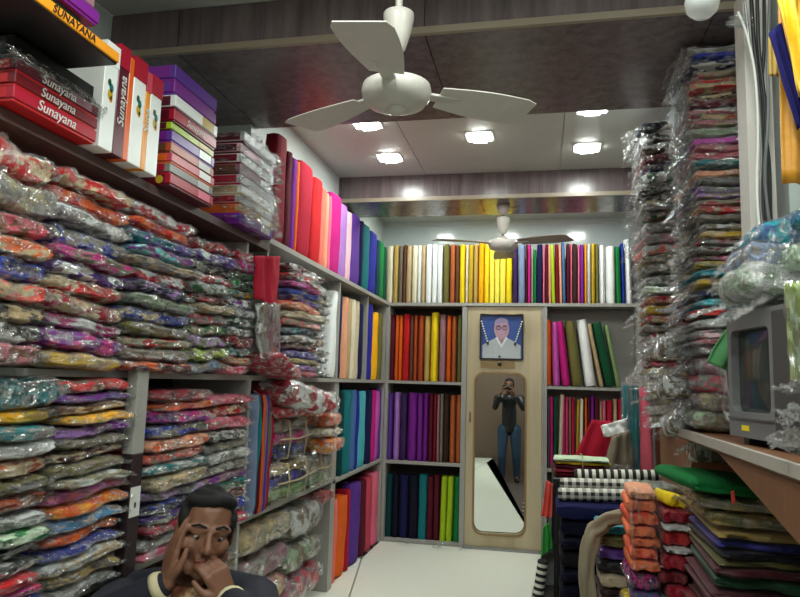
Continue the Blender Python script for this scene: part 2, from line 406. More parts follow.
def bolt(x, y, z, w_, d, h, col, label, group, round_=False, lean=(0, 0), rz=0, mat='plain'):
    o = link('fabric_bolt', R.choice(BR if round_ else BF), M['print'] if '/' in col else M[mat], None, PAL[col.split('/')[0]], PAL[col.split('/')[1]] if '/' in col else None)
    o.location = (x, y, z+.002+abs(math.sin(lean[1]))*w_*.5+abs(math.sin(lean[0]))*d*.5); o.scale = (w_, d, h); o.rotation_euler = (lean[0], lean[1], rz)
    return tag(o, label, 'fabric bolt', group)
def bolt_row(where, group, items, z, h, plane, off, scale, py, left=False, depth=.13, order='left', gapfac=.97):
    """items: (px0, px1, colour, [height factor, lean dx in pixels, round]); pixel bounds in a zoom with offset off and scale"""
    n = len(items)
    for i, it in enumerate(items):
        a, b, c = it[:3]; hf = it[3] if len(it) > 3 else 1; ln = it[4] if len(it) > 4 else 0; rd = it[5] if len(it) > 5 else False
        pa, pb = off+a/scale, off+b/scale
        o_ = 'leftmost' if i == 0 else ('rightmost' if i == n-1 else (f'{ORD[i+1]} from left' if i < n/2 else f'{ORD[n-i]} from right'))
        lab = f'{c} fabric bolt, {o_} {where}'
        if left:
            A, B = at(pa, py(pa) if callable(py) else py, x=plane), at(pb, py(pb) if callable(py) else py, x=plane)
            wd = (B.y-A.y)*gapfac
            bolt(plane-depth*.5, (A.y+B.y)/2, z, depth, wd, h*hf*R.uniform(.98, 1.01), c, lab, group, rd, (ln, 0))
        else:
            A, B = at(pa, py, y=plane), at(pb, py, y=plane)
            bolt((A.x+B.x)/2, plane+depth*.5+.01, z, (B.x-A.x)*gapfac, depth, h*hf*R.uniform(.985, 1.01), c, lab, group, rd, (0, ln))

# ================================================================== SETTING
XL, XR, YB, YF = -1.70, 1.02, 5.85, -1.2
FLOOR_LOW = -.30
struct('floor', boxm(XL, XR, YF, YB, FLOOR_LOW-.05, FLOOR_LOW), M['floordark'])
# raised white platform with a slanting aisle edge and a seam
edge = lambda y: (.0 + (y-5.7)*.0455) if y > 3.83 else (-.09 + (y-3.83)*.0545)
plat = empty('trim_1'); tag(plat, None, None, kind='structure')
sy0, sy1 = -1.1, 5.60
def plat_x(y): return edge(y)
link('platform_base', prism([(XL+.02, sy0), (plat_x(sy0)-.01, sy0), (plat_x(3.83)-.01, 3.83), (plat_x(sy1)-.01, sy1), (XL+.02, sy1)], FLOOR_LOW, -.03, 'xyz'), M['shelfgrey'], plat)
# sheeted top in two pieces, the joint shows on the floor
jl = lambda y: -1.221 + (y-4.595)*(-.181)
link('white_sheet', prism([(jl(sy0)+.006, sy0), (plat_x(sy0), sy0), (plat_x(3.83), 3.83), (plat_x(sy1), sy1), (-1.30, sy1), (-1.30, 5.03)], -.03, 0, 'xyz'), M['floorwhite'], plat)
link('white_sheet', prism([(XL+.03, sy0), (jl(sy0)-.006+.0, sy0), (-1.312, 5.03), (XL+.03, 5.03)], -.03, -.002, 'xyz'), M['floorwhite'], plat)
struct('wall_back', boxm(XL, XR, YB, YB+.08, FLOOR_LOW, CEIL), M['glosswall'])
struct('wall_left', boxm(XL-.08, XL, YF, YB, FLOOR_LOW, CEIL), M['wall'])
struct('wall_front', boxm(XL, XR, YF-.08, YF, FLOOR_LOW, CEIL), simple('front_wall_board', lin((112, 92, 78)), .6))
struct('wall_right', boxm(XR, XR+.08, YF, YB, FLOOR_LOW, CEIL), M['wall'])
struct('trim_2', boxm(XL, -1.42, 3.0, YB, 1.985, CEIL), M['wall'])     # upper wall lining behind the standing bolts
ce = empty('ceiling'); tag(ce, None, None, kind='structure')
box('ceiling_slab', XL, XR, YF, YB, CEIL+.012, CEIL+.08, M['ceil'], ce)
for y0, y1 in ((YF, .3), (.3, 2.26), (3.07, 4.47), (4.93, YB)):
    x = XL
    while x < XR-.01:
        x1 = min(x+.905, XR)
        box('ceiling_panel', x+.002, x1-.002, y0+.002, y1-.002, CEIL, CEIL+.012, M['ceil'], ce); x = x1
def beam(name, y0, y1, step=.98):
    b = empty(name); tag(b, None, None, kind='structure')
    box('core', XL, XR, y0+.012, y1-.012, 2.562, CEIL, M['beam'], b)
    x = XL+.3
    ends = [XL]
    while x < XR: ends.append(x); x += step
    ends.append(XR)
    for a, c in zip(ends, ends[1:]):
        box('face_panel', a+.002, c-.002, y0, y0+.012, 2.572, CEIL, M['beam'], b)
        box('back_panel', a+.002, c-.002, y1-.012, y1, 2.56, CEIL, M['beam'], b)
        box('soffit_panel', a+.002, c-.002, y0+.012, y1-.012, 2.55, 2.562, M['beam'], b)
    box('edge_strip', XL, XR, y0-.004, y0+.014, 2.548, 2.574, M['beamstrip'], b)
    return b
beam('trim_3', 2.26, 3.07); beam('trim_4', 4.47, 4.93)
# small lip behind the far beam, above the back shelves
struct('trim_5', boxm(-1.42, .80, YB-.012, YB, 2.69, CEIL), M['wall'])
# dark pilaster at the right of the far beam
struct('trim_6', boxm(.80, .96, 4.40, 5.84, -.30, 2.56), M['beam'])

def downlight(x, y, lab):
    e = empty('ceiling_light', (x, y, CEIL)); tag(e, lab, 'ceiling light', 'square recessed ceiling lights')
    bm = bmesh.new(); s, t = .079, .070
    add_box(bm, -s, s, -s, -t, -.006, 0); add_box(bm, -s, s, t, s, -.008, 0); add_box(bm, -s, -t, -t, t, -.008, 0); add_box(bm, t, s, -t, t, -.008, 0)
    link('frame', mesh_bm(bm), M['lampwhite'], e)
    bm = bmesh.new(); add_box(bm, -.068, .068, -.068, .068, -.017, -.004)
    bmesh.ops.bevel(bm, geom=[q for q in bm.edges if abs(q.verts[0].co.z-q.verts[1].co.z) > .005], offset=.03, segments=4, affect='EDGES')
    link('diffuser', mesh_bm(bm), M['lens'], e)
for (x, y), l in zip(MID_LAMPS, ('lit ceiling light at front left, half hidden by dark beam', 'lit ceiling light at rear left of middle bay', 'lit ceiling light in centre of middle bay', 'lit ceiling light at rear right of middle bay', 'lit ceiling light at front right, cut off by dark beam')):
    downlight(x, y, l)
for (x, y), l in zip(BACK_LAMPS, ('left ceiling light behind the far beam', 'middle ceiling light behind the far beam', 'right ceiling light behind the far beam')):
    downlight(x, y, l)

# ================================================================== SHELVING
sg, sd = M['shelfgrey'], M['shelfdark']
ZS = [0.0, .66, 1.32, 1.971]
def carcass(name, label):
    e = empty(name); return tag(e, label, 'shelving')
# back wall, left of the door
bl = carcass('shelving_unit', 'grey laminate shelving of three bays on back wall, left of the mirror door')
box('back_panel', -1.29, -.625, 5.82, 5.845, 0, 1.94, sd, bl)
for z, nm in ((.64, 'shelf'), (1.30, 'shelf')): box(nm, -1.285, -.655, 5.60, 5.82, z-.012, z+.012, sg, bl)
box('upright', -1.30, -1.275, 5.59, 5.84, 0, 1.945, sg, bl); box('upright', -.655, -.63, 5.59, 5.84, 0, 1.945, sg, bl)
box('plinth', -1.275, -.655, 5.61, 5.64, 0, .03, sg, bl)
# back wall, right of the door
brr = carcass('shelving_unit', 'grey laminate shelving on back wall, right of the mirror door')
box('back_panel', .03, .76, 5.82, 5.845, 0, 1.94, sg, brr)
for z in (.64, 1.29): box('shelf', .035, .735, 5.60, 5.82, z-.012, z+.012, sg, brr)
box('upright', .01, .035, 5.59, 5.84, 0, 1.945, sg, brr); box('upright', .735, .79, 5.40, 5.84, 0, 1.945, sg, brr)
# long top ledge over both units and the door
tl = box('top_ledge', -1.30, .79, 5.585, 5.845, 1.945, 1.971, sg); tag(tl, 'long grey ledge above the mirror door carrying the top row of bolts', 'shelf')
# left wall
ll = carcass('shelving_unit', 'grey laminate shelving along the left wall filled with packets and bolts')
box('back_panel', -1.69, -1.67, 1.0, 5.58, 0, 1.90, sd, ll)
box('shelf', -1.66, -1.27, 1.0, 2.96, 1.898, 1.928, simple('shaded_shelf_board', lin((92, 72, 68)), .5), ll)  # near board coloured dark brown to stand for the shadow on it
box('shelf', -1.66, -1.28, 2.98, 5.57, 1.945, 1.971, sg, ll)
box('shelf', -1.66, -1.30, 1.0, 1.96, 1.288, 1.308, sg, ll)
box('shelf', -1.66, -1.29, 2.0, 5.57, 1.288, 1.31, sg, ll)
box('shelf', -1.66, -1.29, 1.0, 4.2, .665, .69, sg, ll)
box('shelf', -1.66, -1.30, 4.22, 5.57, .645, .665, sg, ll)
for y0, y1, z0, z1 in ((2.84, 2.865, .69, 1.288), (2.74, 2.76, 1.31, 1.898), (4.18, 4.27, .0, 1.288), (4.20, 4.225, 1.31, 1.945), (4.93, 4.955, 1.31, 1.945), (5.555, 5.58, 0, 1.945), (2.80, 2.825, 0, .665), (2.97, 2.985, 1.31, 1.945)):
    box('upright', -1.66, -1.285 if y0 < 4.1 else -1.30, y0, y1, z0, z1, sg, ll)
# front post with its dark and pale bands
fp = empty('cabinet_post'); tag(fp, 'narrow post at left with pale top, dark lower bands and small paper label', 'post')
box('post_upper', -1.27, -1.232, 1.905, 1.965, 1.055, 1.315, M['shelfgrey'], fp, .002)
box('post_lower', -1.27, -1.232, 1.905, 1.965, 0, 1.055, simple('dark_band', lin((38, 22, 26)), .5), fp, .002)
box('paper_label', -1.2318, -1.2305, 1.909, 1.961, .865, .955, M['whitepl'], fp)
box('label_mark', -1.2304, -1.2298, 1.931, 1.940, .892, .908, M['black'], fp)

# ================================================================== MIRROR DOOR
dr = empty('door_1'); tag(dr, None, None, kind='structure')
DX0, DX1, DZ = -.612, -.008, 1.94
YD = 5.60
px_ = lambda x, y: at(x, y, y=YD)
def rounded(x0, x1, z0, z1, r, n=6):
    p = []
    for cx, cz, a0 in ((x1-r, z1-r, 0), (x0+r, z1-r, 90), (x0+r, z0+r, 180), (x1-r, z0+r, 270)):
        for k in range(n+1):
            a = math.radians(a0+90*k/n); p.append((cx+r*math.cos(a), cz+r*math.sin(a)))
    return p
def plate_hole(outer, holes, y0, y1):
    """flat board in the XZ plane with holes cut out, y0..y1 thick"""
    bm = bmesh.new(); loops = []
    for pts in [outer]+holes:
        vs = [bm.verts.new((a, y0, b)) for a, b in pts]
        loops.append([bm.edges.new((vs[i], vs[(i+1) % len(vs)])) for i in range(len(vs))])
    bmesh.ops.triangle_fill(bm, use_beauty=True, use_dissolve=False, edges=[e for l in loops for e in l])
    g = bmesh.ops.extrude_face_region(bm, geom=list(bm.faces))
    bmesh.ops.translate(bm, verts=[v for v in g['geom'] if isinstance(v, bmesh.types.BMVert)], vec=(0, y1-y0, 0))
    return mesh_bm(bm)
MX0, MX1, MZ0, MZ1 = -.545, -.132, .115, 1.395
link('door_leaf', plate_hole([(DX0, .02), (DX1, .02), (DX1, DZ), (DX0, DZ)], [rounded(MX0, MX1, MZ0, MZ1, .075)], YD, YD+.035), M['door'], dr)
mir = link('mirror', prism([(-.24, .05), (.24, .05), (.24, 1.45), (-.24, 1.45)], -.002, .002, 'xzy'), M['mirror'], dr)
mir.location = ((MX0+MX1)/2, YD+.026+.022, 0); mir.rotation_euler = (0, 0, .050)
link('mirror_rim', plate_hole(rounded(MX0-.008, MX1+.008, MZ0-.008, MZ1+.008, .08), [rounded(MX0+.006, MX1-.006, MZ0+.006, MZ1-.006, .072)], YD-.004, YD+.002), simple('rim', lin((150, 120, 80)), .4), dr)
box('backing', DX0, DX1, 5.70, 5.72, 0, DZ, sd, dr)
box('threshold', DX0-.01, DX1+.01, YD-.03, YD+.06, 0, .022, M['metal'], dr)
box('jamb', DX0-.018, DX0-.002, YD-.01, YD+.05, 0, DZ, sg, dr); box('jamb', DX1+.002, DX1+.016, YD-.01, YD+.05, 0, DZ, sg, dr)
box('latch_slot', -.585, -.572, YD-.006, YD+.001, .99, 1.07, M['brownwood'], dr)
box('latch_plate', -.50, -.22, YD-.006, YD+.001, 1.435, 1.495, simple('plate_brown', lin((160, 135, 90)), .5), dr, .002)
tube('lock_knob', [(-.345, YD-.02, 1.47), (-.345, YD, 1.47)], .016, M['black'], dr)
tube('lock_knob', [(-.345, YD-.02, 1.53), (-.345, YD, 1.53)], .009, M['black'], dr)

# framed portrait hanging on the door
PO = empty('framed_portrait', (-.330, YD-.012, 1.69)); tag(PO, 'framed portrait photo of elderly person with glasses on mirror door, thin white garland', 'picture')
def pm(name, pts, dy, col, rough=.4):
    return link(name, prism(pts, dy-.0012, dy, 'xzy'), simple(name+'_print', lin(col), rough, var=.12, scale=(12, 12, 12), bmp=0), PO)
W2, H2 = .165, .175
link('photo_frame', plate_hole([(-W2-.012, -H2-.01), (W2+.012, -H2-.01), (W2+.012, H2+.012), (-W2-.012, H2+.012)], [[(-W2, -H2), (W2, -H2), (W2, H2), (-W2, H2)]], -.012, .01), M['black'], PO)
pm('backdrop', [(-W2, -H2), (W2, -H2), (W2, H2), (-W2, H2)], .004, (52, 82, 150))
def ell(cx, cz, a, b, n=22): return [(cx+a*math.cos(2*PI*k/n), cz+b*math.sin(2*PI*k/n)) for k in range(n)]
pm('shirt', [(-.155, -H2), (.155, -H2), (.155, -.07), (.10, -.035), (.05, -.01), (0, -.075), (-.05, -.01), (-.10, -.035), (-.155, -.07)], .001, (176, 182, 184))
pm('neck', [(-.038, .02), (.038, .02), (.045, -.015), (0, -.07), (-.045, -.015)], 0, (165, 128, 145))
pm('face', ell(0, .065, .062, .085), -.0015, (184, 148, 162))
pm('hair', [(x, z) for x, z in ell(0, .085, .068, .075) if z > .115]+[(-.06, .105)], -.0022, (150, 140, 175))
pm('shirt_collar', [(-.052, -.008), (-.036, .002), (0, -.062), (.036, .002), (.052, -.008), (0, -.09)], -.0025, (215, 218, 220))
for s in (-1, 1):
    bm = bmesh.new(); add_tube(bm, [(s*.026+.019*math.cos(a*PI/6), -.004, .075+.014*math.sin(a*PI/6)) for a in range(13)], .0022, 5)
    link('spectacle_rim', mesh_bm(bm), M['black'], PO)
pm('eyebrow', [(-.045, .098), (-.012, .1), (-.012, .096), (-.045, .093)], -.003, (120, 100, 140))
pm('eyebrow', [(.045, .098), (.012, .1), (.012, .096), (.045, .093)], -.003, (120, 100, 140))
pm('nose', [(-.006, .07), (.006, .07), (.011, .042), (-.011, .042)], -.003, (190, 150, 190))
pm('moustache', [(-.02, .036), (.02, .036), (.014, .028), (-.014, .028)], -.003, (200, 175, 200))
ga = empty('flower_garland', (-.330, YD-.026, 1.69)); tag(ga, 'thin white flower garland hung over the framed portrait', 'garland')
for s in (-1, 1):
    bm = bmesh.new()
    for k in range(9):
        u = k/8; c = Vector((s*(.165-.05*u), 0, .125-.16*u))
        bmesh.ops.create_icosphere(bm, subdivisions=1, radius=.0085, matrix=Matrix.Translation(c))
    o = link('garland_strand', mesh_bm(bm, smooth=True), M['whitepl'], ga); o['kind'] = 'stuff'
    tube('tassel', [(s*.112, 0, -.045), (s*.108, 0, -.07)], [.011, .004], M['black'], ga)
tube('garland_string', [(-.17, .0, .19), (-.08, .0, .184), (0, 0, .187), (.09, 0, .183), (.17, 0, .19)], .0025, M['brownwood'], ga, 5)

# ================================================================== CEILING FANS
def fan(x, y, z, top, r, angs, label, matb, cup):
    e = empty('ceiling_fan', (x, y, z)); tag(e, label, 'ceiling fan')
    link('motor_housing', lathe([(.001, -.052), (.05, -.05), (.085, -.038), (.10, -.018), (.104, 0), (.10, .018), (.07, .03), (.035, .036), (.028, .05), (.001, .052)], 32), M['fanwhite'], e)
    link('bottom_cap', lathe([(.001, -.068), (.018, -.066), (.03, -.056), (.032, -.048)], 20), M['fanwhite'], e)
    c = link('canopy_cup', lathe([(.014, 0), (.022, .004), (.036, .05), (.046, .10), (.046, .115), (.03, .12), (.012, .121)], 24), M['fanwhite'], e); c.location = (0, 0, cup)
    tube('down_rod', [(0, 0, .04), (0, 0, top-z)], .011, M['fanwhite'] if matb is M['fanwhite'] else M['metal'], e, 10)
    c2 = link('ceiling_cup', lathe([(.012, -.07), (.03, -.065), (.045, -.02), (.048, 0)], 20), M['fanwhite'], e); c2.location = (0, 0, top-z)
    for a in angs:
        a = math.radians(a)
        bm = bmesh.new(); n = 10; V = []
        for i in range(n+1):
            u = i/n; rr_ = .13+(r-.13)*u; wd = (.050+.030*math.sin(min(1, u*1.2)*PI*.55))*(1 if u < .93 else .84)
            tw = .22*(1-u*.5)
            for s_, dz in ((-1, .003), (1, .003), (1, 0), (-1, 0)):
                V.append(bm.verts.new((rr_, s_*wd, s_*wd*math.tan(tw)*-.8+dz-.012*u)))
        for i in range(n):
            for k in range(4): bm.faces.new((V[4*i+k], V[4*i+(k+1) % 4], V[4*i+4+(k+1) % 4], V[4*i+4+k]))
        bm.faces.new(V[:4]); bm.faces.new(V[-4:])
        b = link('blade', mesh_bm(bm), matb, e); b.rotation_euler = (0, 0, a)
        bm = bmesh.new(); add_box(bm, .08, .20, -.02, .02, -.004, .005, .002); add_tube(bm, [(.15, 0, .002), (.15, 0, .012)], .006, 6); add_tube(bm, [(.18, 0, .002), (.18, 0, .012)], .006, 6)
        br = link('blade_bracket', mesh_bm(bm), M['fanwhite'], b)
    return e
fan(-.425, 1.86, 2.150, CEIL, .42, (152, 27, 270), 'large white ceiling fan with three blades hanging before the near beam', M['fanwhite'], .13)
f2 = at(503, 244, y=4.66)
fan(f2.x, 4.66, f2.z, 2.55, .50, (207, 333, 92), 'smaller ceiling fan with brownish blades hanging from the far beam', M['fanbrown'], .07)
# bare bulb
bp = at(702, 1, y=1.7)
bu = empty('light_bulb', bp); tag(bu, 'unlit glass globe bulb hanging at top right near the beam', 'light bulb')
link('glass_globe', lathe([(.001, -.045), (.02, -.042), (.036, -.028), (.042, -.005), (.038, .015), (.026, .035), (.018, .055), (.001, .056)], 24), M['glass'], bu)
link('screw_base', lathe([(.016, .05), (.017, .085), (.02, .09), (.02, .12), (.006, .125)], 16), M['metal'], bu)
tube('cord', [(0, 0, .12), (.003, 0, .25), (0, 0, CEIL-bp.z)], .003, M['blackrub'], bu, 6)

# ================================================================== LEFT WALL: PACKETS
C = lambda s: [x.strip() for x in s.split(',')]
G1 = 'wrapped garment packets on the upper left shelves'
stack('leftmost upper stack', G1, C('red/tan,khaki/grey,rose/brown,orange/tan,blue/navy,coral/tan,dark grey/tan,black/silver,dusty rose/brown'), 'y', 1.17, 1.488, -1.23, 1.309, 1.845, .30, shift=-.02, wts=[1.5, 1.6, 1, .95, 1, .95, .9, .9, 1])
stack('second upper stack from left', G1, C('red/tan,orange/red,silver/grey,blue/grey,magenta/taupe,violet/white,tan/red,crimson/tan,magenta/silver,purple/magenta,mustard/tan'), 'y', 1.495, 1.825, -1.235, 1.309, 1.84, .30, shift=-.03)
stack('third upper stack from left', G1, C('crimson/silver,orange/red,violet/teal,purple/aqua,tan/grey,red/white,navy/lilac,sage/grey,blue/tan,olive/grey,khaki/red,taupe/silver,maroon/orange'), 'y', 1.85, 2.21, -1.235, 1.311, 1.845, .30, shift=-.03)
stack('fourth upper stack from left', G1, C('red/brown,violet/silver,black/grey,red/silver,silver/green,maroon/red,tan/khaki,grey/rose,khaki/green,lilac/grey,lime/olive,steel blue/grey'), 'y', 2.225, 2.52, -1.235, 1.311, 1.82, .30)
stack('fifth upper stack from left', G1, C('crimson,magenta,dark grey/green,green/black,mustard/teal,purple/white,silver/grey,dark green/silver,grey/white,red/maroon,teal/grey,tan/orange,pink/rose'), 'y', 2.53, 2.735, -1.235, 1.311, 1.83, .30)
stack('stack beside hanging crimson cloth', G1, C('maroon/white,red/silver,magenta/orchid,blue/royal blue,violet/black,peach/coral,cream/tan,salmon/khaki,teal/navy,silver/taupe,maroon/dark red,royal blue/violet,olive/tan,lilac/grey,rose/pink'), 'y', 3.02, 3.50, -1.19, 1.311, 1.86, .34)
stack('narrow silvery stack by white bolt', G1, C('silver/grey,black/silver,grey/tan,silver/black,tan/grey,dark grey/silver,silver/taupe,brown/tan,grey/silver,navy/silver,silver/white,dark green/grey'), 'y', 3.52, 3.80, -1.24, 1.311, 1.84, .30)
G2 = 'wrapped garment packets on the lower left shelves'
stack('leftmost lower stack', G2, C('teal/dark teal,mustard/golden,grey/teal,silver/white,rust/tan,olive/grey,rust/brown,grey/silver,pale green/green,silver/black,dark grey/silver,crimson/red,magenta/rose,blue/royal blue,orange/rust'), 'y', 1.17, 1.555, -1.23, .691, 1.285, .30, wts=[2, 1, 1, 1.2, 1.2, 1, 1.1, 1, 1, .9, .9, .9, .8, .8, .8])
stack('second lower stack from left', G2, C('red/brown,violet/purple,brown/tan,golden/mustard,purple/lilac,taupe/olive,tan/maroon,olive/taupe,khaki/silver,orchid/pink,orange/amber,sky blue/silver,rust/orange,royal blue/blue,silver/tan,ochre/taupe,grey/silver'), 'y', 1.565, 1.885, -1.235, .691, 1.285, .30)
stack('third lower stack from left', G2, C('maroon/crimson,orange/coral,magenta/purple,grey/blue,peach/orange,coral/taupe,teal/silver,tan/khaki,lilac/grey,navy/blue,violet/grey,crimson/rose,silver/grey,pink/pale pink'), 'y', 2.03, 2.43, -1.245, .691, 1.25, .30)
stack('fourth lower stack from left', G2, C('rose/pink,red/tan,pink/rose,dark grey/silver,grey/khaki,silver/grey,taupe/silver,purple/mauve,teal/dark green,maroon/crimson,blue/violet,magenta/red'), 'y', 2.45, 2.80, -1.25, .691, 1.225, .30)
stack('lowest shelf at left edge', G2, C('silver/grey,brown/tan,dark grey/black,taupe/grey,grey/silver,maroon/brown'), 'y', 1.5, 1.92, -1.27, .02, .55, .30)
stack('lowest shelf behind the seated person', G2, C('grey/taupe,silver/grey,brown/grey,taupe/tan,dark grey/grey,tan/brown'), 'y', 2.05, 2.75, -1.27, .02, .60, .30)

# cloth standing on edge beside the fourth lower stack
yy = 2.875
for i, c in enumerate(C('slate blue,teal,maroon,orange,mauve,violet,taupe,crimson')):
    o = bolt(-1.36, yy+.012, .691, .22, .021, .52+.02*R.random(), c, f'thin {c} cloth standing on edge, {ORD[i+1]} of the eight by the tied bundles', 'thin cloths standing on edge', rz=0)
    o.scale = (.22, .021, .53); o['category'] = 'folded cloth'; o.name = 'folded_cloth'; yy += .0235

# hanging crimson cloth and wrapped strip under it
def P_(px, py, x): return at(px, py, x=x)
o = sheet('hanging_cloth', [P_(255, 256, -1.2), P_(281, 256, -1.2), P_(278, 306, -1.2), P_(256, 300, -1.2)], M['plain'], color=PAL['crimson'], seed=2, amp=.012); tag(o, 'crimson cloth hanging from the ledge between two upper stacks', 'cloth')
o = sheet('hanging_packet', [P_(260, 304, -1.21), P_(278, 304, -1.21), P_(276, 362, -1.21), P_(262, 356, -1.21)], M['print'], color=PAL['mauve'], color2=PAL['tan'], seed=5, amp=.014, thick=.02); tag(o, 'brownish wrapped strip hanging below the crimson cloth', 'packet')
sl = sheet('plastic_sleeve', [P_(258, 303, -1.19), P_(281, 303, -1.19), P_(279, 365, -1.19), P_(259, 358, -1.19)], M['plastic'], o, seed=15, amp=.02, freq=14)
p = packet(P_(266, 366, -1.24)+Vector((0, 0, .0)), (.26, .26, .05), PI/2, 'crimson/rose', 'crimson packet drooping over the shelf edge under the hanging cloth', G1, tilt=(.0, .30))

# white cloth with red pattern, tied bundles, bags
MRED = cloth_mat('white_red_print', 'print')
o = packet((-1.33, 3.37, 1.205), (.68, .38, .12), PI/2, 'white/crimson', 'large white packet printed with red shapes drooping over the tied bundles', G2, True, (0, .10), 'garment_packet')
packet((-1.36, 3.30, 1.14), (.50, .32, .055), PI/2, 'crimson/red', 'crimson packet right under the white and red printed packet', G2)
packet((-1.33, 3.83, 1.07), (.26, .30, .07), PI/2, 'orange/rust', 'orange packet at the right of the tied bundles', G2)
packet((-1.33, 3.82, 1.00), (.26, .30, .05), PI/2, 'cream/silver', 'cream packet below the orange one beside tied bundles', G2)
packet((-1.33, 3.83, .93), (.27, .32, .08), PI/2, 'amber/orange', 'amber wrapped packet beside the tied bundles', G2)
def bundle(y0, y1, z0, z1, cols, label, x=-1.24, d=.34):
    z0 += .012; e = empty('tied_bundle', (x-d/2, (y0+y1)/2, z0)); tag(e, label, 'bundle', 'string tied bundles in clear bags')
    hz = (z1-z0)/len(cols); w_ = y1-y0
    for i, c in enumerate(cols):
        k = R.randrange(NP); q = link('folded_cloth', PK[k][0], M['print'] if '/' in c else M['plain'], e, PAL[c.split('/')[0]], PAL[c.split('/')[1]] if '/' in c else None)
        q.location = (0, 0, hz*(i+.5)); q.scale = (w_*.93, d*.93, hz*.85); q.rotation_euler = (0, 0, PI/2)
    s = link('clear_bag', PK[3][1], M['cloudy2'], e); s.location = (0, 0, (z1-z0)/2); s.scale = (w_*.95, d*1.02, (z1-z0)*.98); s.rotation_euler = (0, 0, PI/2)
    for yy in (-w_*.22, w_*.27):
        bm = bmesh.new(); H = z1-z0
        add_tube(bm, [(-d/2-.01, yy, H*.5), (-d/2-.005, yy, H+.005), (0, yy+.004, H+.02), (d/2+.012, yy, H*.97), (d/2+.022, yy+.006, H*.5), (d/2+.012, yy, .01), (0, yy, -.001)], .0045, 6)
        link('string', mesh_bm(bm, smooth=True), M['twine'], e)
    bm = bmesh.new(); add_tube(bm, [(d/2+.024, -w_/2, (z1-z0)*.55), (d/2+.03, 0, (z1-z0)*.5), (d/2+.024, w_/2, (z1-z0)*.56)], .0045, 6)
    link('string', mesh_bm(bm, smooth=True), M['twine'], e)
M['cloudy2'] = plastic('bag_plastic', .14, .42); M['twine'] = simple('twine', lin((176, 160, 128)), .9)
bundle(3.08, 3.56, .89, 1.10, C('navy/blue,magenta/mauve,silver/khaki'), 'upper string-tied clear bag of folded clothes under white and red packet')
bundle(3.08, 3.60, .692, .885, C('light green,royal blue/navy,tan/khaki'), 'lower string-tied clear bag with a green cloth at its bottom')
bundle(3.64, 3.96, .692, .90, C('sage,silver/tan,taupe/grey'), 'small string-tied bag of pale cloth next to the grey upright')
bundle(3.68, 3.96, .905, .912+.0, C('cream'), 'x') if False else None
for (y0, y1, z0, z1, c, l) in ((2.86, 3.42, .50, .64, 'tan/khaki', 'tan clear bag on top of the pile on lowest left shelf'), (3.45, 3.90, .44, .62, 'silver/taupe', 'silvery clear bag at right of the pile on lowest left shelf'),
                               (2.86, 3.40, .36, .49, 'mauve/grey', 'mauve grey bag second in the pile on lowest left shelf'), (3.42, 3.92, .28, .43, 'taupe/sage', 'taupe bag right of centre in the lowest left pile'),
                               (2.86, 3.40, .20, .35, 'rose/tan', 'dull rose bag third in the pile on lowest left shelf'), (3.42, 3.95, .10, .27, 'mauve/rose', 'mauve and rose bag near floor at right of lowest left shelf'),
                               (2.86, 3.40, .02, .19, 'silver/grey', 'grey silver bag at the bottom of lowest left shelf')):
    packet((-1.42, (y0+y1)/2, (z0+z1)/2), (y1-y0-.02, .30, (z1-z0)*.82), PI/2, c, l, 'bags on the lowest left shelf', name='cloth_bag', cat='bag')
packet((-1.42, 4.04, .60), (.18, .3, .07), PI/2, 'crimson', 'small crimson packet on top beside the wide grey upright', 'bags on the lowest left shelf')

# ================================================================== BOXES ON THE TOP LEFT SHELF
def text_on(parent, s, size, loc, rot, mat, shear=0, sx=1.0, bold=.004):
    cu = bpy.data.curves.new('lettering', 'FONT'); cu.body = s; cu.size = size; cu.shear = shear; cu.extrude = .0006; cu.offset = bold*size*.6; cu.align_x = 'CENTER'; cu.align_y = 'CENTER'
    t = bpy.data.objects.new('lettering_tmp', cu); COL.objects.link(t)
    bpy.context.view_layer.update()
    me = bpy.data.meshes.new_from_object(t.evaluated_get(bpy.context.evaluated_depsgraph_get()))
    bpy.data.objects.remove(t); me.materials.clear()
    o = link('lettering', me, mat, parent); o.location = loc; o.rotation_euler = rot; o.scale = (sx, 1, 1); return o
FACE_X = (PI/2, 0, PI/2)
WT = M['whitepl']
BM = {}
def bmat(c):
    if c not in BM: BM[c] = simple('card_'+c.replace(' ', '_'), PAL[c], .32, var=.1, bmp=.02, scale=(4, 4, 4))
    return BM[c]
def flatbox(y0, y1, z0, z1, col, label, front=-1.215, d=.30, side=None, text=None, stripe=None, group='garment boxes on the top left shelf', disc=False, tsize=.05, tmat=None):
    e = empty('garment_box', (front-d/2, (y0+y1)/2, z0)); tag(e, label, 'box', group)
    h = z1-z0-.001; w_ = y1-y0
    box('tray', -d/2+.004, d/2-.004, -w_/2+.004, w_/2-.004, 0, h*.5, bmat(side or col), e, .001)
    box('lid', -d/2, d/2, -w_/2, w_/2, h*.18, h, bmat(col), e, .002)
    if side: box('end_label', -d/2+.01, d/2-.02, -w_/2-.0012, -w_/2, h*.25, h*.92, bmat(side), e)
    if stripe: box('printed_band', d/2, d/2+.001, w_*.12, w_*.40, h*.24, h*.95, bmat(stripe), e)
    if disc: o = link('gold_disc', prism(ell(d/2-.04, h*.5, h*.36, h*.36, 16), -w_/2-.0022, -w_/2-.001, 'xzy'), bmat('mustard'), e)
    if text: text_on(e, text, tsize, (d/2+.0012, -w_*.02, h*.58), FACE_X, tmat or WT, .25)
    return e
zb = 1.930
p1 = [('crimson', .038, 'Sunayana', 'red crimson box lettered in bold white at bottom of left pile', None), ('dark red', .035, 'Sunayana', 'dark red lettered box second from bottom of left pile', None), ('maroon', .034, 'Sunayana', 'maroon lettered box third from bottom of left pile', 'mauve')]
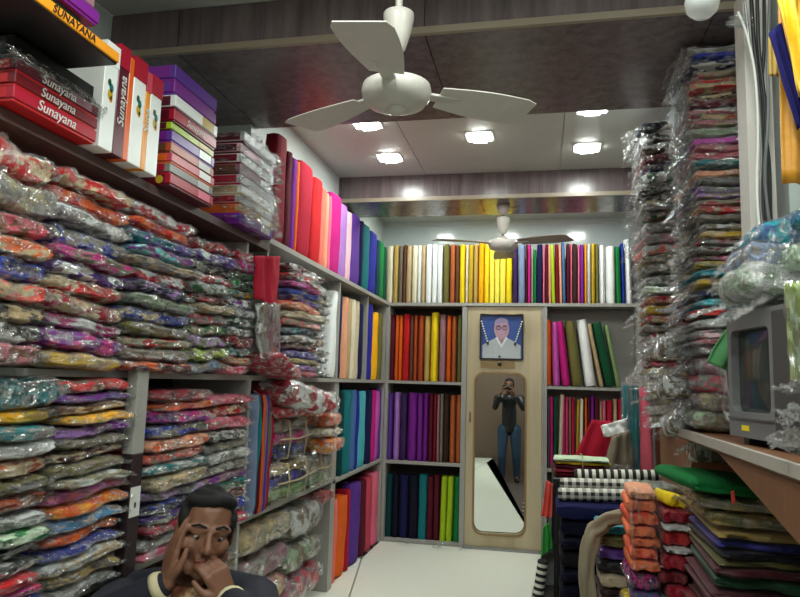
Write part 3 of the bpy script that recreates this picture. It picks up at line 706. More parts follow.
for c, h, tx, l, st in p1:
    flatbox(1.29, 1.592, zb, zb+h, c, l, text=tx, side='red', stripe=st, tsize=.034 if c != 'crimson' else .038); zb += h
e = flatbox(1.29, 1.585, zb, zb+.06, 'black', 'black film-wrapped box above the three lettered red boxes', side='dark grey', front=-1.23)
link('plastic_sleeve', PK[2][1], M['plastic'], e).scale = (.31, .335, .065); zb += .062
flatbox(1.15, 1.485, zb, zb+.034, 'amber', 'large black bottomed box with orange yellow rim jutting out over left pile', front=-1.085, d=.46, side='black', text='SUNAYANA', tsize=.028, tmat=M['black'])
zb += .035
flatbox(1.16, 1.40, zb, zb+.05, 'dark green', 'dark green box on top of the yellow rimmed box', front=-1.14); flatbox(1.18, 1.44, zb+.05, zb+.09, 'purple', 'purple box at very top left beside the pale wall strip', front=-1.12)
flatbox(1.18, 1.43, zb+.09, zb+.13, 'mauve', 'mauve box cut off by the top of the photo', front=-1.13)
# upright boxes
def upright(y0, y1, h, col, label, top=None, text=None, flower=False, front=-1.215):
    e = empty('garment_box', (front-.15, (y0+y1)/2, 1.93)); tag(e, label, 'box', 'upright boxes on the top left shelf')
    w_ = y1-y0-.002
    box('carton', -.15, .15, -w_/2, w_/2, 0, h, bmat(col), e, .002)
    if top: box('top_band', -.151, .152, -w_/2-.0005, w_/2+.0005, h*.80, h*1.002, bmat(top), e)
    if flower:
        for dz, dy, c, s in ((0, 0, 'mustard', .014), (.02, .004, 'teal', .011), (.034, -.006, 'dark green', .009), (-.012, .006, 'amber', .008)):
            link('flower_print', prism(ell(dy, h*.52+dz, s*.8, s*1.2, 12), .150, .1512, 'yzx'), bmat(c), e)
    if text: text_on(e, text, .042, (.1515, 0, h*.5), (PI/2, -PI/2, PI/2), WT, .2)
    return e
upright(1.603, 1.665, .315, 'white', 'white upright box with yellow green flower print nearest lettered pile', 'white', None, True)
upright(1.665, 1.715, .335, 'maroon', 'maroon upright box spine with white vertical lettering', 'crimson', 'Sunayana')
upright(1.715, 1.74, .32, 'orange', 'thin orange upright box between maroon and white ones', None)
upright(1.74, 1.805, .335, 'white', 'middle white upright box with red top and flower print', 'crimson', None, True)
upright(1.805, 1.832, .315, 'amber', 'narrow amber upright box with small maroon lettering', 'rose', 'Suna')
upright(1.832, 1.895, .32, 'white', 'rightmost white upright box with red top and flower print', 'crimson', None, True)
box('x', 0, 0, 0, 0, 0, 0, WT) if False else None
zb = 1.930
for i, (c, h, sd_, tx, st, dc) in enumerate([('crimson', .04, 'maroon', None, 'pink', True), ('grey', .036, 'crimson', None, 'silver', False), ('rose', .036, 'orange', None, 'white', False), ('rust', .036, 'brown', None, 'silver', False), ('violet', .042, 'purple', None, 'white', False),
        ('lime', .03, 'maroon', None, 'mustard', False), ('crimson', .045, 'maroon', 'Sunayana', None, False), ('white', .05, 'maroon', None, 'mustard', False), ('purple', .05, 'violet', None, None, False), ('violet', .058, 'purple', None, None, False)]):
    flatbox(1.975, 2.275, zb, zb+h, c, f'{c} garment box, {ORD[i+1]} from bottom of the purple-topped pile', side=sd_, text=tx, stripe=st, disc=dc, tsize=.034, front=-1.22+R.uniform(-.006, .006)); zb += h
zb = 1.930
for i, (c, h, sd_) in enumerate([('violet', .045, 'purple'), ('tan', .036, 'orange'), ('silver', .04, 'crimson'), ('white', .042, 'tan'), ('silver', .045, 'crimson'), ('mauve', .045, 'brown'), ('white', .045, 'dark red'), ('pale pink', .045, 'maroon'), ('silver', .05, 'maroon')]):
    e = flatbox(2.515, 2.86, zb, zb+h, c, f'{c} garment box in film, {ORD[i+1]} from bottom of the pile beside crimson bolts', side=sd_, stripe='white' if i % 2 else 'silver', front=-1.225+R.uniform(-.008, .008))
    s = link('plastic_sleeve', PK[i % NP][1], M['plastic'], e); s.location = (0, 0, h/2); s.scale = (.33, .355, h*.95); s.rotation_euler = (0, 0, PI/2)
    zb += h

# ================================================================== BOLTS
TOPG = 'bolts of fabric standing on the top ledge'
CELLG = 'bolts of fabric in the shelf bays'
row = [(14, 55, 'dark red', 1.06, .0), (55, 75, 'maroon', 1.0, 0), (75, 92, 'purple', .98, 0), (90, 101, 'orange', .97, 0), (101, 153, 'crimson', 1.0, -.04), (155, 188, 'red', .98, -.05), (186, 203, 'salmon', .93, -.02), (203, 214, 'peach', .92, 0), (214, 225, 'pink', .9, 0), (226, 262, 'magenta', .98, -.04),
       (262, 286, 'lilac', .95, 0), (287, 302, 'pale pink', .93, 0), (303, 336, 'violet', .95, 0), (337, 346, 'navy', .96, 0), (347, 371, 'teal', .95, -.03), (372, 397, 'royal blue', .93, -.03), (399, 412, 'dark teal', .9, 0), (412, 424, 'green', .9, 0), (424, 435, 'dark green', .88, 0)]
bolt_row('on top ledge of left wall', TOPG, row, 1.971, .51, -1.285, 270, 3.73, lambda p: 223+(p-240)*.513, True, .085)
r1 = [(10, 50, 'cream', 1, 0), (50, 80, 'ochre'), (80, 105, 'taupe'), (105, 125, 'brown'), (125, 156, 'tan'), (156, 190, 'cream'), (190, 211, 'white'), (211, 235, 'tan'), (236, 272, 'white'), (274, 304, 'white'), (304, 335, 'white'), (336, 372, 'olive'), (373, 408, 'copper', 1, 0, True), (408, 428, 'brown'),
      (428, 465, 'yellow', 1, 0, True), (466, 482, 'cream'), (482, 511, 'mustard'), (511, 535, 'ochre'), (536, 572, 'golden', 1.04, 0, True), (572, 601, 'yellow'), (601, 631, 'pale yellow'), (631, 661, 'pale yellow'), (661, 695, 'pale yellow'), (695, 734, 'yellow', 1, 0, True), (735, 764, 'dark purple')]
bolt_row('in top row above left bay and door', TOPG, r1, 1.971, .50, 5.60, 384, 5.714, 270)
r2 = [(45, 88, 'slate blue'), (89, 100, 'maroon'), (100, 120, 'magenta'), (121, 135, 'sage', .95), (135, 151, 'green', .92), (152, 187, 'navy'), (188, 200, 'pink'), (200, 220, 'maroon', 1), (220, 238, 'peach', 1, -.01), (239, 262, 'lime', 1, -.03), (262, 283, 'dark red', 1, -.02), (283, 300, 'peach', 1, -.02), (300, 320, 'steel blue', 1.03, -.02), (322, 344, 'maroon'), (345, 357, 'pink'),
      (357, 387, 'dark brown'), (388, 400, 'pink'), (400, 424, 'purple'), (425, 441, 'amber'), (441, 464, 'silver'), (465, 489, 'mustard'), (489, 508, 'olive'), (509, 548, 'white', .98, 0, True), (549, 608, 'white', .96, 0, True), (609, 641, 'green', .95, -.02), (642, 660, 'blue', 1, -.02), (661, 703, 'white', 1.08, -.02, True)]
bolt_row('in top row right of the door', TOPG, r2, 1.971, .49, 5.60, 510, 5.714, 270)
for i, (X, c, l) in enumerate(((.795, 'dark red', 'dark red bolt leaning at right end of top row'), (.845, 'crimson', 'tall crimson bolt leaning against dark pilaster'), (.90, 'navy', 'tall navy bolt at far right of top row'))):
    bolt(X+.01, 5.30-.1*i, 1.80, .045, .11, .80, c, l, TOPG)
t2 = [(17, 38, 'maroon'), (38, 52, 'orange'), (52, 65, 'orange'), (66, 92, 'red', 1.02), (92, 105, 'brown'), (105, 118, 'rust'), (119, 143, 'rust', 1, 0, True), (144, 164, 'ochre'), (165, 195, 'yellow', 1.04, 0, True), (198, 223, 'mauve'), (225, 241, 'orange'), (242, 262, 'copper', 1, 0, True), (264, 281, 'olive')]
bolt_row('in upper bay left of the door', CELLG, t2, 1.312, .555, 5.62, 384, 3.62, 345)
t1 = [(3, 28, 'violet', 1, 0, True), (30, 55, 'lilac', 1, 0, True), (56, 79, 'dark purple'), (80, 118, 'purple', 1, 0, True), (118, 138, 'purple'), (138, 158, 'purple', 1, 0, True), (160, 176, 'maroon'), (176, 190, 'dark red'), (190, 201, 'mauve'), (201, 214, 'taupe'), (214, 234, 'dark brown'), (235, 257, 'copper', 1, 0, True), (258, 281, 'copper', 1, 0, True)]
bolt_row('in middle bay left of the door', CELLG, [(max(9, a), b)+tuple(r) for a, b, *r in t1], .652, .555, 5.62, 384, 3.62, 420)
t0 = [(316, 355, 'dark teal', 1, 0, True), (355, 385, 'dark navy'), (385, 435, 'navy', 1, 0, True), (436, 485, 'dark navy'), (486, 529, 'teal', 1), (530, 560, 'maroon'), (561, 590, 'maroon', 1), (591, 624, 'lime', 1, .02), (625, 655, 'lime', 1, .02), (656, 700, 'green', 1, .01, True)]
bolt_row('in lowest bay left of the door', CELLG, t0, .003, .535, 5.62, 320, 4.975, 505)
q2 = [(22, 76, 'orange', 1, 0, True), (85, 135, 'orchid', .98, -.03, True), (146, 205, 'magenta', .98, -.11, True), (212, 285, 'olive', 1, -.12, True), (300, 375, 'white', 1.02, -.13, True), (396, 425, 'tan', .97, -.19), (432, 500, 'dark green', .97, -.20), (505, 534, 'light green', .94, -.18)]
bolt_row('in upper bay right of the door', CELLG, q2, 1.304, .53, 5.62, 540, 6.636, 345)
q1 = [(8, 31, 'orange'), (32, 48, 'navy'), (48, 58, 'mauve'), (58, 79, 'magenta'), (80, 104, 'dark green'), (105, 134, 'beige', 1.02, .03), (135, 150, 'magenta'), (150, 171, 'rose'), (172, 185, 'mauve'), (185, 209, 'crimson'), (211, 228, 'mustard', .97, .02), (229, 254, 'cream', .97, .02), (255, 264, 'black'), (265, 282, 'orange'), (282, 299, 'maroon'), (300, 325, 'purple', 1.03), (325, 354, 'maroon'), (355, 370, 'tan', .95), (370, 394, 'pink', .95), (395, 434, 'crimson', .97), (435, 460, 'tan'), (461, 500, 'crimson'), (501, 530, 'maroon'), (531, 570, 'rose')]
bolt_row('in middle bay right of the door', CELLG, q1, .654, .565, 5.62, 540, 5.92, 420)
bolt_row('in lowest bay right of the door', CELLG, [(8, 40, 'maroon'), (42, 75, 'grey'), (76, 120, 'navy'), (122, 180, 'crimson')], .003, .5, 5.62, 540, 5.92, 500)
# left wall bays (zoom 320,275 scale 4.975)
def lrow(where, items, z, h, py, ox=320, sc=4.975, plane=-1.31): bolt_row(where, CELLG, items, z, h, plane, ox, sc, py, True, .12)
lrow('in first upper bay of left wall', [(58, 84, 'white', 1, -.10), (88, 112, 'navy')], 1.311, .57, 340)
lrow('in second upper bay of left wall', [(123, 142, 'peach'), (143, 160, 'tan'), (161, 180, 'cream'), (181, 198, 'beige'), (199, 219, 'navy')], 1.311, .56, 340)
lrow('in third upper bay of left wall', [(239, 268, 'royal blue', 1.05), (272, 298, 'golden', .98, 0, True), (299, 316, 'olive', .98)], 1.311, .56, 340)
lrow('in middle bay of left wall', [(106, 122, 'dark teal'), (124, 172, 'teal', 1, 0), (173, 200, 'steel blue', 1.02), (201, 215, 'royal blue'), (216, 270, 'aqua', 1, 0, True), (271, 300, 'navy'), (301, 318, 'magenta', 1, -.05), (319, 340, 'orchid', 1, -.05), (342, 382, 'violet', 1.02, -.03, True)], .666, .56, 430, 325, 6.28)
lrow('in lowest bay of left wall', [(72, 90, 'salmon', .94), (91, 135, 'orange', .92, -.08), (137, 152, 'crimson', .98), (158, 205, 'violet', .98, -.04), (210, 232, 'maroon', .98), (233, 262, 'rose', 1), (263, 292, 'pink', 1), (294, 313, 'yellow', 1)], .003, .56, 530, 320, 4.975)

# ================================================================== RIGHT SIDE
def crumple(seed, nu=16, nv=12, amp=.22, droop=.5):
    """crumpled end of a clear bag: unit sheet from x=0 out to x=-1, width y -.5...5"""
    bm = bmesh.new(); g = []
    for i in range(nu+1):
        row = []
        for j in range(nv+1):
            u, v = i/nu, j/nv-.5
            q = Vector((u*4+seed, v*5, seed*.7))
            r1_ = abs(noise.noise(q*1.6)); r2_ = noise.noise(q*3.1)
            row.append(bm.verts.new((-u*(1+.25*noise.noise(Vector((v*4, seed+.5, 0)))), v*(1-.35*u)+.10*r2_*u, -droop*u*u+amp*(r1_*2-.4)*min(1, u*3)+.10*r2_)))
        g.append(row)
    for i in range(nu):
        for j in range(nv): bm.faces.new((g[i][j], g[i][j+1], g[i+1][j+1], g[i+1][j]))
    return mesh_bm(bm, 'crumpled_bag_end', False)
CR = [crumple(i*3.3+1, droop=(.2, .6, .9, .4)[i % 4]) for i in range(8)]
M['flap'] = plastic('bag_end_plastic', .07, .42, sc=(.1, .3, .1))
def flap(parent, side=-1, ln=.09, wd=.3, ht=.05, rz=0):
    """parent is a scaled packet: undo its scale"""
    o = link('bag_end', R.choice(CR), M['flap'], parent); sx, sy_, sz = parent.scale
    o.location = (side*.47, 0, .1); o.scale = (ln/sx*(-side), wd/sy_, ht/sz); return o
def last_n(prefix, n0): return [o for o in COL.objects if o.name.startswith(prefix) and o.parent is None][n0:]

# shelf with the television
ws = empty('counter_shelf'); tag(ws, 'brown board shelf with pale edge at right carrying television and tall stack', 'shelf')
box('shelf_board', .50, 1.01, 1.15, 2.96, 1.122, 1.159, M['brownwood'], ws, .002)
box('edge_strip', .488, .4995, 1.15, 2.96, 1.132, 1.162, simple('pale_edge', lin((168, 160, 150)), .5), ws, .001)
link('side_board', prism([(2.16, 1.121), (1.15, 1.121), (1.15, -.30), (1.50, -.30), (1.50, .995), (1.78, 1.05)], .502, .52, 'yzx'), M['brownwood'], ws)
lc = empty('low_cabinet'); tag(lc, 'brown board cabinet behind the red pile carrying the far right stack', 'cabinet')
box('side_panel', .60, .62, 3.03, 3.78, -.30, 1.07, M['brownwood'], lc); box('front_panel', .62, 1.0, 3.03, 3.05, -.30, 1.07, M['brownwood'], lc); box('top_panel', .598, 1.01, 3.02, 3.79, 1.07, 1.095, M['brownwood'], lc, .002)

G3 = 'wrapped garment packets in the tall right stack'
cols1 = C('silver/grey,royal blue/blue,navy/silver,khaki/rose,red/tan,tan/red,dark brown/tan,brown/maroon,rose/silver,rust/tan,dusty rose/khaki,sage,orchid,dusty rose,rose/dusty rose,teal,peach,grey,grey/lilac,taupe/lilac,taupe/crimson,khaki/red,taupe,silver/taupe,tan/mustard,grey/crimson,maroon/grey,magenta/taupe,khaki/mustard')
n0 = len([o for o in COL.objects if o.name.startswith('garment_packet') and o.parent is None])
stack('tall right stack', G3, cols1, 'x', .515, .86, 2.43, 1.72, 2.52, .36, tiltmax=.02, what='packet')
stack('slumped middle of tall right stack', G3, C('turquoise/teal,tan/mustard,navy/black,aqua/turquoise,black/red,silver/white,pale pink/grey,dusty rose/silver,mauve/silver'), 'x', .50, .84, 2.43, 1.42, 1.72, .36, lean=-.05, tiltmax=.04, what='packet')
for o in last_n('garment_packet', n0):
    flap(o, -1, R.uniform(.05, .10), R.uniform(.26, .38), R.uniform(.03, .07)); flap(o, -1, R.uniform(.03, .07), R.uniform(.2, .36), R.uniform(.03, .08))
n0 = len([o for o in COL.objects if o.name.startswith('garment_packet') and o.parent is None])
stack('dark stack behind tall right stack', 'wrapped packets in the far right stack', C('black/navy,dark grey/silver,dark brown/grey,maroon/brown,navy/maroon,dark green/silver,grey/black,dark grey/khaki,taupe/grey,dark green/brown,grey/silver,dusty rose/grey,coral/silver,tan/taupe,taupe/grey,silver/grey'), 'x', .475, .80, 3.42, 1.80, 2.63, .34, tiltmax=.04, what='packet')
stack('lower far right pile', 'wrapped packets in the far right stack', C('pale green/silver,rust/crimson,mustard/silver,red/tan,taupe/grey,crimson/silver,silver/grey,tan/grey,maroon/rose,khaki/tan'), 'x', .49, .80, 3.38, 1.36, 1.79, .34, tiltmax=.05, what='packet')
stack('base of far right pile', 'wrapped packets in the far right stack', C('tan/mustard,khaki/grey,silver/khaki,taupe/tan'), 'x', .52, .80, 3.36, 1.115, 1.35, .34, tiltmax=.05, what='packet')
for o in last_n('garment_packet', n0): flap(o, -1, R.uniform(.05, .10), R.uniform(.24, .34), R.uniform(.04, .09))
# rolled wrapped bundles at the foot of the tall stack
for i, (x0, x1, z, c, l) in enumerate(((.53, .84, 1.385, 'mauve/silver', 'topmost dusky rolled packet under slumped right stack'), (.52, .80, 1.322, 'rose/grey', 'rolled pinkish packet second from top at stack foot beside television'),
                               (.52, .80, 1.262, 'mauve/khaki', 'rolled mauve packet third from top at stack foot'), (.50, .80, 1.200, 'taupe/sage', 'rolled taupe packet resting on shelf beside television'))):
    o = packet(((x0+x1)/2, 2.60, z), (x1-x0, .34, .066), 0, c, l, 'rolled packets at foot of right stack', tilt=(0, .0)); flap(o, -1, .09, .34, .09); flap(o, -1, .06, .3, .07)
for i, (px, py, s, l) in enumerate(((668, 385, .13, 'cloudy crumpled bag bulging left of rolled packets'), (676, 420, .14, 'crumpled clear bag hanging over shelf edge below the right stack'), (664, 345, .12, 'crumpled clear bag end sticking out mid right stack'), (700, 448, .13, 'crumpled clear bag on shelf edge left of television'))):
    p = at(px, py, y=2.72+.02*i)
    e = empty('plastic_bag', p); tag(e, l, 'plastic bag', 'crumpled bags by the right stack')
    for k in range(3):
        q = link('bag_fold', CR[(i*3+k) % 8], M['cloudy'] if k else M['flap'], e); q.location = (.05, .04*k-.04, .02*k); q.scale = (s, s*1.3, s*.55); q.rotation_euler = (R.uniform(-.8, .8), R.uniform(-.3, .6), R.uniform(-.5, .5))
    q = link('cloth_inside', PK[i][0], M['print'], e, PAL['taupe'], PAL['silver']); q.location = (.06, .03, -.01); q.scale = (s*1.3, .2, s*.6)

# white pillar, wall strip, cables
M['pillar'] = simple('pillar_paint', lin((206, 200, 194)), .5, var=.05)
struct('trim_7', boxm(.606, .680, 2.14, 2.235, 1.160, 2.549), M['pillar'])
struct('trim_8', boxm(.708, .80, 2.12, 2.235, 1.160, 2.549), M['wall'])
def cable(pix, y, r, mat, label, dy=0):
    pts = [at(a, b, y=y+dy*i) for i, (a, b) in enumerate(pix)]
    sm = []
    for i in range(len(pts)-1):
        p0, p1, p2, p3 = pts[max(i-1, 0)], pts[i], pts[i+1], pts[min(i+2, len(pts)-1)]
        for k in range(6):
            t = k/6; sm.append(.5*((2*p1)+(p2-p0)*t+(2*p0-5*p1+4*p2-p3)*t*t+(3*p1-p0-3*p2+p3)*t**3))
    sm.append(pts[-1]); o = tube('cable', sm, r, mat, seg=7); return tag(o, label, 'cable', 'cables beside the white pillar')
cable([(751, -6), (754, 40), (760, 100), (763, 160), (764, 230), (770, 300)], 2.10, .006, M['blackrub'], 'thick black cable running down beside white pillar, leftmost of the black ones')
cable([(757, -6), (759, 50), (765, 105), (767, 170), (768, 230), (773, 300)], 2.08, .0055, M['blackrub'], 'black cable second from left beside white pillar')
cable([(764, -6), (764, 50), (761, 100), (769, 160), (771, 220), (776, 300)], 2.10, .005, M['blackrub'], 'black cable crossing the others beside white pillar')
cable([(770, -6), (768, 60), (768, 120), (765, 180), (773, 250), (778, 300)], 2.07, .0045, M['tvgrey'], 'grey cable at right of the black ones')
cable([(738, 12), (747, 35), (755, 75), (758, 130), (757, 190), (761, 240), (770, 280)], 2.05, .004, M['whitepl'], 'thin white cable curving from plastic wisps down to television')
cable([(744, -5), (750, 45), (757, 90), (761, 150), (760, 200), (765, 250), (772, 285)], 2.06, .0035, M['metal'], 'thin grey wire next to the white cable')
p = at(744, 30, y=2.06); e = empty('plastic_bag', p); tag(e, 'wispy shredded plastic caught on top of white pillar', 'plastic bag')
for k in range(3):
    q = link('bag_fold', CR[k+2], M['flap'], e); q.scale = (.06, .05, .05); q.rotation_euler = (R.uniform(-1, 1), .9-k*.5, R.uniform(-1, 1)); q.location = (.02, 0, .02*k)

# hanging cloths at top right
q = lambda a, b, y: at(a, b, y=y)
o = sheet('hanging_cloth', [q(772, -25, 1.62), q(822, -25, 1.62), q(822, 100, 1.62), q(795, 93, 1.62)], M['satin'], color=lin((248, 196, 20)), seed=4, amp=.02, freq=9); tag(o, 'bright yellow satin cloth hanging in front at top right corner', 'cloth')
o = sheet('hanging_cloth', [q(777, -20, 1.72), q(825, -20, 1.72), q(825, 186, 1.72), q(783, 183, 1.72)], M['satin'], color=lin((190, 130, 20)), seed=7, amp=.012); tag(o, 'dark mustard cloth hanging behind the bright yellow one', 'cloth')
o = sheet('hanging_cloth', [q(769, 33, 1.68), q(782, 22, 1.68), q(806, 125, 1.68), q(798, 130, 1.68)], M['plain'], color=lin((30, 28, 95)), seed=8, amp=.008); tag(o, 'narrow royal blue cloth strip slanting between the yellow cloths', 'cloth')
o = sheet('hanging_cloth', [q(768, 38, 1.76), q(780, 38, 1.76), q(780, 76, 1.76), q(769, 76, 1.76)], M['plain'], color=PAL['ochre'], seed=9, amp=.004); tag(o, 'small pale yellow cloth scrap beside cables at top right', 'cloth')

# television
A_, B_ = Vector((.515, 2.075, 1.161)), Vector((.585, 1.655, 1.161)); d_ = B_-A_; TW = d_.length; TH = .352
tv = empty('television', A_, math.atan2(d_.y, d_.x)); tag(tv, 'old grey tube television with dark screen on the brown shelf', 'television')
link('bezel', plate_hole([(0, .018), (TW, .018), (TW, TH), (0, TH)], [rounded(.022, .235, .085, TH-.045, .02)], 0, .035), M['tvgrey'], tv)
bm = bmesh.new(); n = 12; g = []
for i in range(n+1):
    row = []
    for j in range(n+1):
        u, v = i/n*2-1, j/n*2-1; row.append(bm.verts.new((.1285+u*.112, .022-.012*(1-u*u)*(1-v*v), .195+v*.117)))
    g.append(row)
for i in range(n):
    for j in range(n): bm.faces.new((g[i][j], g[i+1][j], g[i+1][j+1], g[i][j+1]))
link('screen', mesh_bm(bm, smooth=True), M['screen'], tv)
box('control_panel', .262, TW-.008, -.006, .004, .03, TH-.012, M['tvdark'], tv, .002)
for k in range(4): tube('control_knob', [(.30+k*.03, -.018, .085), (.30+k*.03, -.006, .085)], .009, M['black'], tv, 12)
bm = bmesh.new(); V = []
for yv, i_ in ((.035, 0), (.16, .01), (.34, .07)):
    V.append([bm.verts.new(p) for p in ((i_, yv, .018+i_*.3), (TW-i_, yv, .018+i_*.3), (TW-i_, yv, TH-i_), (i_, yv, TH-i_))])
for k in range(2):
    for j in range(4): bm.faces.new((V[k][j], V[k][(j+1) % 4], V[k+1][(j+1) % 4], V[k+1][j]))
bm.faces.new(V[0]); bm.faces.new(V[-1]); link('housing', mesh_bm(bm), M['tvdark'], tv)
for xx in (.04, TW-.06): box('foot', xx, xx+.03, .02, .20, 0, .018, M['black'], tv)
box('yellow_sticker', .075, .115, -.0015, 0, .036, .050, bmat('yellow'), tv); box('bezel_lip', .0, .25, -.005, 0, .066, .072, M['metal'], tv)

# things on and around the television
ztv = 1.161+TH
def bagp(px, py, y, size, c, l, tilt=(0, 0)):
    p = at(px, py, y=y); o = packet(p, size, 0, c, l, 'plastic bags of clothes on the television', tilt=tilt, name='cloth_bag', cat='bag'); flap(o, -1, .06, size[1]*.9, .05); return o
bagp(792, 285, 1.95, (.30, .26, .085), 'sage/silver', 'greyish clear bag lying directly on top of television', (0, .02))
bagp(785, 262, 1.97, (.24, .26, .075), 'slate blue/grey', 'grey blue bag of cloth second from top above television')
bagp(796, 236, 1.96, (.22, .24, .07), 'steel blue/turquoise', 'bright blue bag of cloth on top of bag pile above television', (0, -.12))
bagp(806, 262, 1.86, (.12, .2, .06), 'pale green/sage', 'small pale green bag at right edge above television')
bagp(808, 226, 1.90, (.12, .2, .05), 'sky blue/teal', 'small blue bag at right edge above the bright blue bag')
e = empty('plastic_sheet', at(765, 305, y=1.88)); tag(e, 'crinkled clear plastic sheet draped over the top of television', 'plastic sheet')
for k in range(6):
    c_ = link('bag_fold', CR[k], M['flap'] if k % 2 else M['cloudy'], e); c_.scale = (.13, .16, .06); c_.location = (-.02+.035*k, .12-.05*k, .02); c_.rotation_euler = (R.uniform(-.3, .3), R.uniform(-.2, .4), R.uniform(-.6, .6))
o = sheet('hanging_packet', [q(785, 284, 1.52), q(812, 280, 1.52), q(815, 382, 1.52), q(792, 380, 1.52)], M['satin'], color=PAL['lime'], seed=11, amp=.01, thick=.03); tag(o, 'lime yellow packet in clear film hanging at right edge before television', 'packet')
sheet('plastic_sleeve', [q(783, 282, 1.49), q(812, 278, 1.49), q(815, 386, 1.49), q(790, 384, 1.49)], M['plastic'], o, seed=12, amp=.02, freq=15)
e = empty('plastic_bag', q(800, 400, 1.50)); tag(e, 'crumpled clear bag hanging below the lime packet', 'plastic bag')
for k in range(5):
    c_ = link('bag_fold', CR[(k+3) % 8], M['cloudy'] if k % 2 else M['flap'], e); c_.scale = (.05, .06, .04); c_.location = (.0, 0, .015-.03*k); c_.rotation_euler = (R.uniform(-.9, .9), R.uniform(-.9, .9), R.uniform(-.9, .9))
o = sheet('hanging_cloth', [q(733, 324, 2.30), q(741, 330, 2.34), q(737, 376, 2.34), q(708, 362, 2.30)], M['plain'], color=lin((95, 160, 105)), seed=13, amp=.012); tag(o, 'light green cloth corner between right stack and television', 'cloth')
o = sheet('hanging_cloth', [q(722, 366, 2.33), q(741, 360, 2.36), q(741, 440, 2.36), q(727, 420, 2.33)], M['flap'], seed=14, amp=.02, freq=9); tag(o, 'pale green tinted plastic hanging under green cloth beside television', 'plastic sheet')

# ------------------------------------------------------------------ piles on the right floor
G4 = 'folded cloths under the television shelf'
tr = empty('storage_box'); tag(tr, 'dark storage box under the brown shelf holding the maroon and blue pile', 'storage box')
box('trunk_body', .53, .99, 2.40, 3.0, -.30, .36, M['tvdark'], tr, .01); box('trunk_lid', .525, .995, 2.395, 3.005, .36, .40, M['black'], tr, .008)
stack('pile under television shelf', G4, C('ochre,royal blue,dark navy,olive,maroon,dark green,maroon,maroon,dark red,maroon,dark red,maroon,salmon,maroon'), 'x', .545, .92, 2.42, .402, .855, .52, wrap=False, what='folded cloth', fam=5, satin=True, cat='folded cloth', name='folded_cloth', wts=[1, 1.0, .9, .7, 1.1, 1.5, .8, 1.2, 1.3, .8, 1.1, 1.2, .9, 1.1])
FAM[0] = 2
packet((.735, 2.66, .880), (.40, .48, .045), .03, 'ochre/olive', 'lower tan brown folded cloth in film under the green cloth', G4, name='folded_cloth', cat='folded cloth')
packet((.735, 2.68, .925), (.40, .46, .045), -.02, 'khaki/ochre', 'upper tan brown folded cloth in film just under the green cloth', G4, name='folded_cloth', cat='folded cloth')
packet((.60, 2.62, .985), (.30, .34, .05), .25, 'green', 'green folded cloth poking out on top of the tan cloths', G4, False, (.05, .05), 'folded_cloth', cat='folded cloth')
packet((.86, 2.75, .985), (.22, .34, .05), 0, 'black', 'black folded cloth in shade behind the green one', G4, False, (0, 0), 'folded_cloth', cat='folded cloth')
o = sheet('cloth_tag', [q(731, 492, 2.35), q(734, 490, 2.35), q(736, 503, 2.35), q(732, 504, 2.35)], M['plain'], color=PAL['coral'], nu=3, nv=5, amp=.002, seed=3); tag(o, 'small coral tag standing up on the tan folded cloth', 'tag')

G5 = 'wrapped packs in the red and orange piles'
cr_ = empty('wooden_crate'); tag(cr_, 'low wooden crate hidden under the red and orange piles', 'crate')
box('crate_body', .33, .595, 3.0, 3.4, -.30, .20, M['brownwood'], cr_, .004)
for zz in (-.2, -.08, .04): box('crate_slat', .325, .33, 3.0, 3.4, zz, zz+.08, M['brownwood'], cr_, .002)
stack('red and white pile', G5, C('crimson,white,red,white,crimson,dark red,crimson,silver,red,crimson,pale pink,red'), 'x', .478, .592, 3.0, .205, .815, .30, wrap=False, fam=5, what='wrapped cloth pack', tiltmax=.03, satin=True, wts=[1.1, .5, 1.2, .5, 1.3, 1, 1.2, .5, 1.3, 1.2, .6, 1.2])
stack('orange pile in clear film', G5, C('peach,light orange,light orange/coral,light orange,light orange,light orange/coral,light orange'), 'x', .348, .466, 3.0, .56, .885, .30, wrap=False, fam=5, what='wrapped cloth pack', tiltmax=.02)
stack('mixed packs under the orange pile', G5, C('dark purple/magenta,purple/teal,yellow,crimson,maroon/navy,red'), 'x', .35, .466, 3.0, .205, .555, .30, fam=5, what='wrapped cloth pack', tiltmax=.03)
o = sheet('film_wrap', [q(627, 486, 2.975), q(663, 490, 2.975), q(664, 568, 2.975), q(633, 570, 2.975)], M['plastic'], seed=21, amp=.012, freq=12); tag(o, 'clear film sheet over the front of orange pile', 'plastic sheet')
packet((.525, 3.1, .845), (.07, .16, .05), .3, 'yellow', 'small yellow cloth tucked on top of red pile', G5, False, (0, .2), 'folded_cloth', cat='folded cloth')
packet((.50, 3.3, .855), (.16, .2, .05), .2, 'grey/sage', 'grey wrapped cloth behind the yellow one on red pile', G5)

# middle pile with sky blue top, dark pile with checked rolls
G6 = 'folded cloths in the middle right piles'
tb = empty('low_bench'); tag(tb, 'low dark bench under the middle pile and the dark navy pile', 'bench')
box('bench_top', .06, .59, 3.41, 4.05, -.02, .03, M['black'], tb, .004)
for a in (.08, .53):
    for b_ in (3.43, 3.98): box('leg', a, a+.04, b_, b_+.04, -.30, -.02, M['black'], tb)
stack('pile with sky blue top', G6, C('turquoise,olive,violet,black,beige,dark brown,mauve,black,taupe,dark navy,dark brown,navy'), 'x', .26, .435, 3.42, .035, .665, .24, wrap=False, what='folded cloth', fam=5, satin=True, cat='folded cloth', name='folded_cloth', tiltmax=.02)
stack('dark navy pile under checked rolls', G6, C('navy,dark navy,dark navy,black,dark navy,dark navy,dark navy,black'), 'x', .075, .60, 3.68, .035, .705, .32, wrap=False, what='folded cloth', fam=5, cat='folded cloth', name='folded_cloth', tiltmax=.01)
M['check'] = stripes('black_white_check', lin((28, 30, 34)), lin((214, 212, 200)), 2, 24, .5, 1, 30)
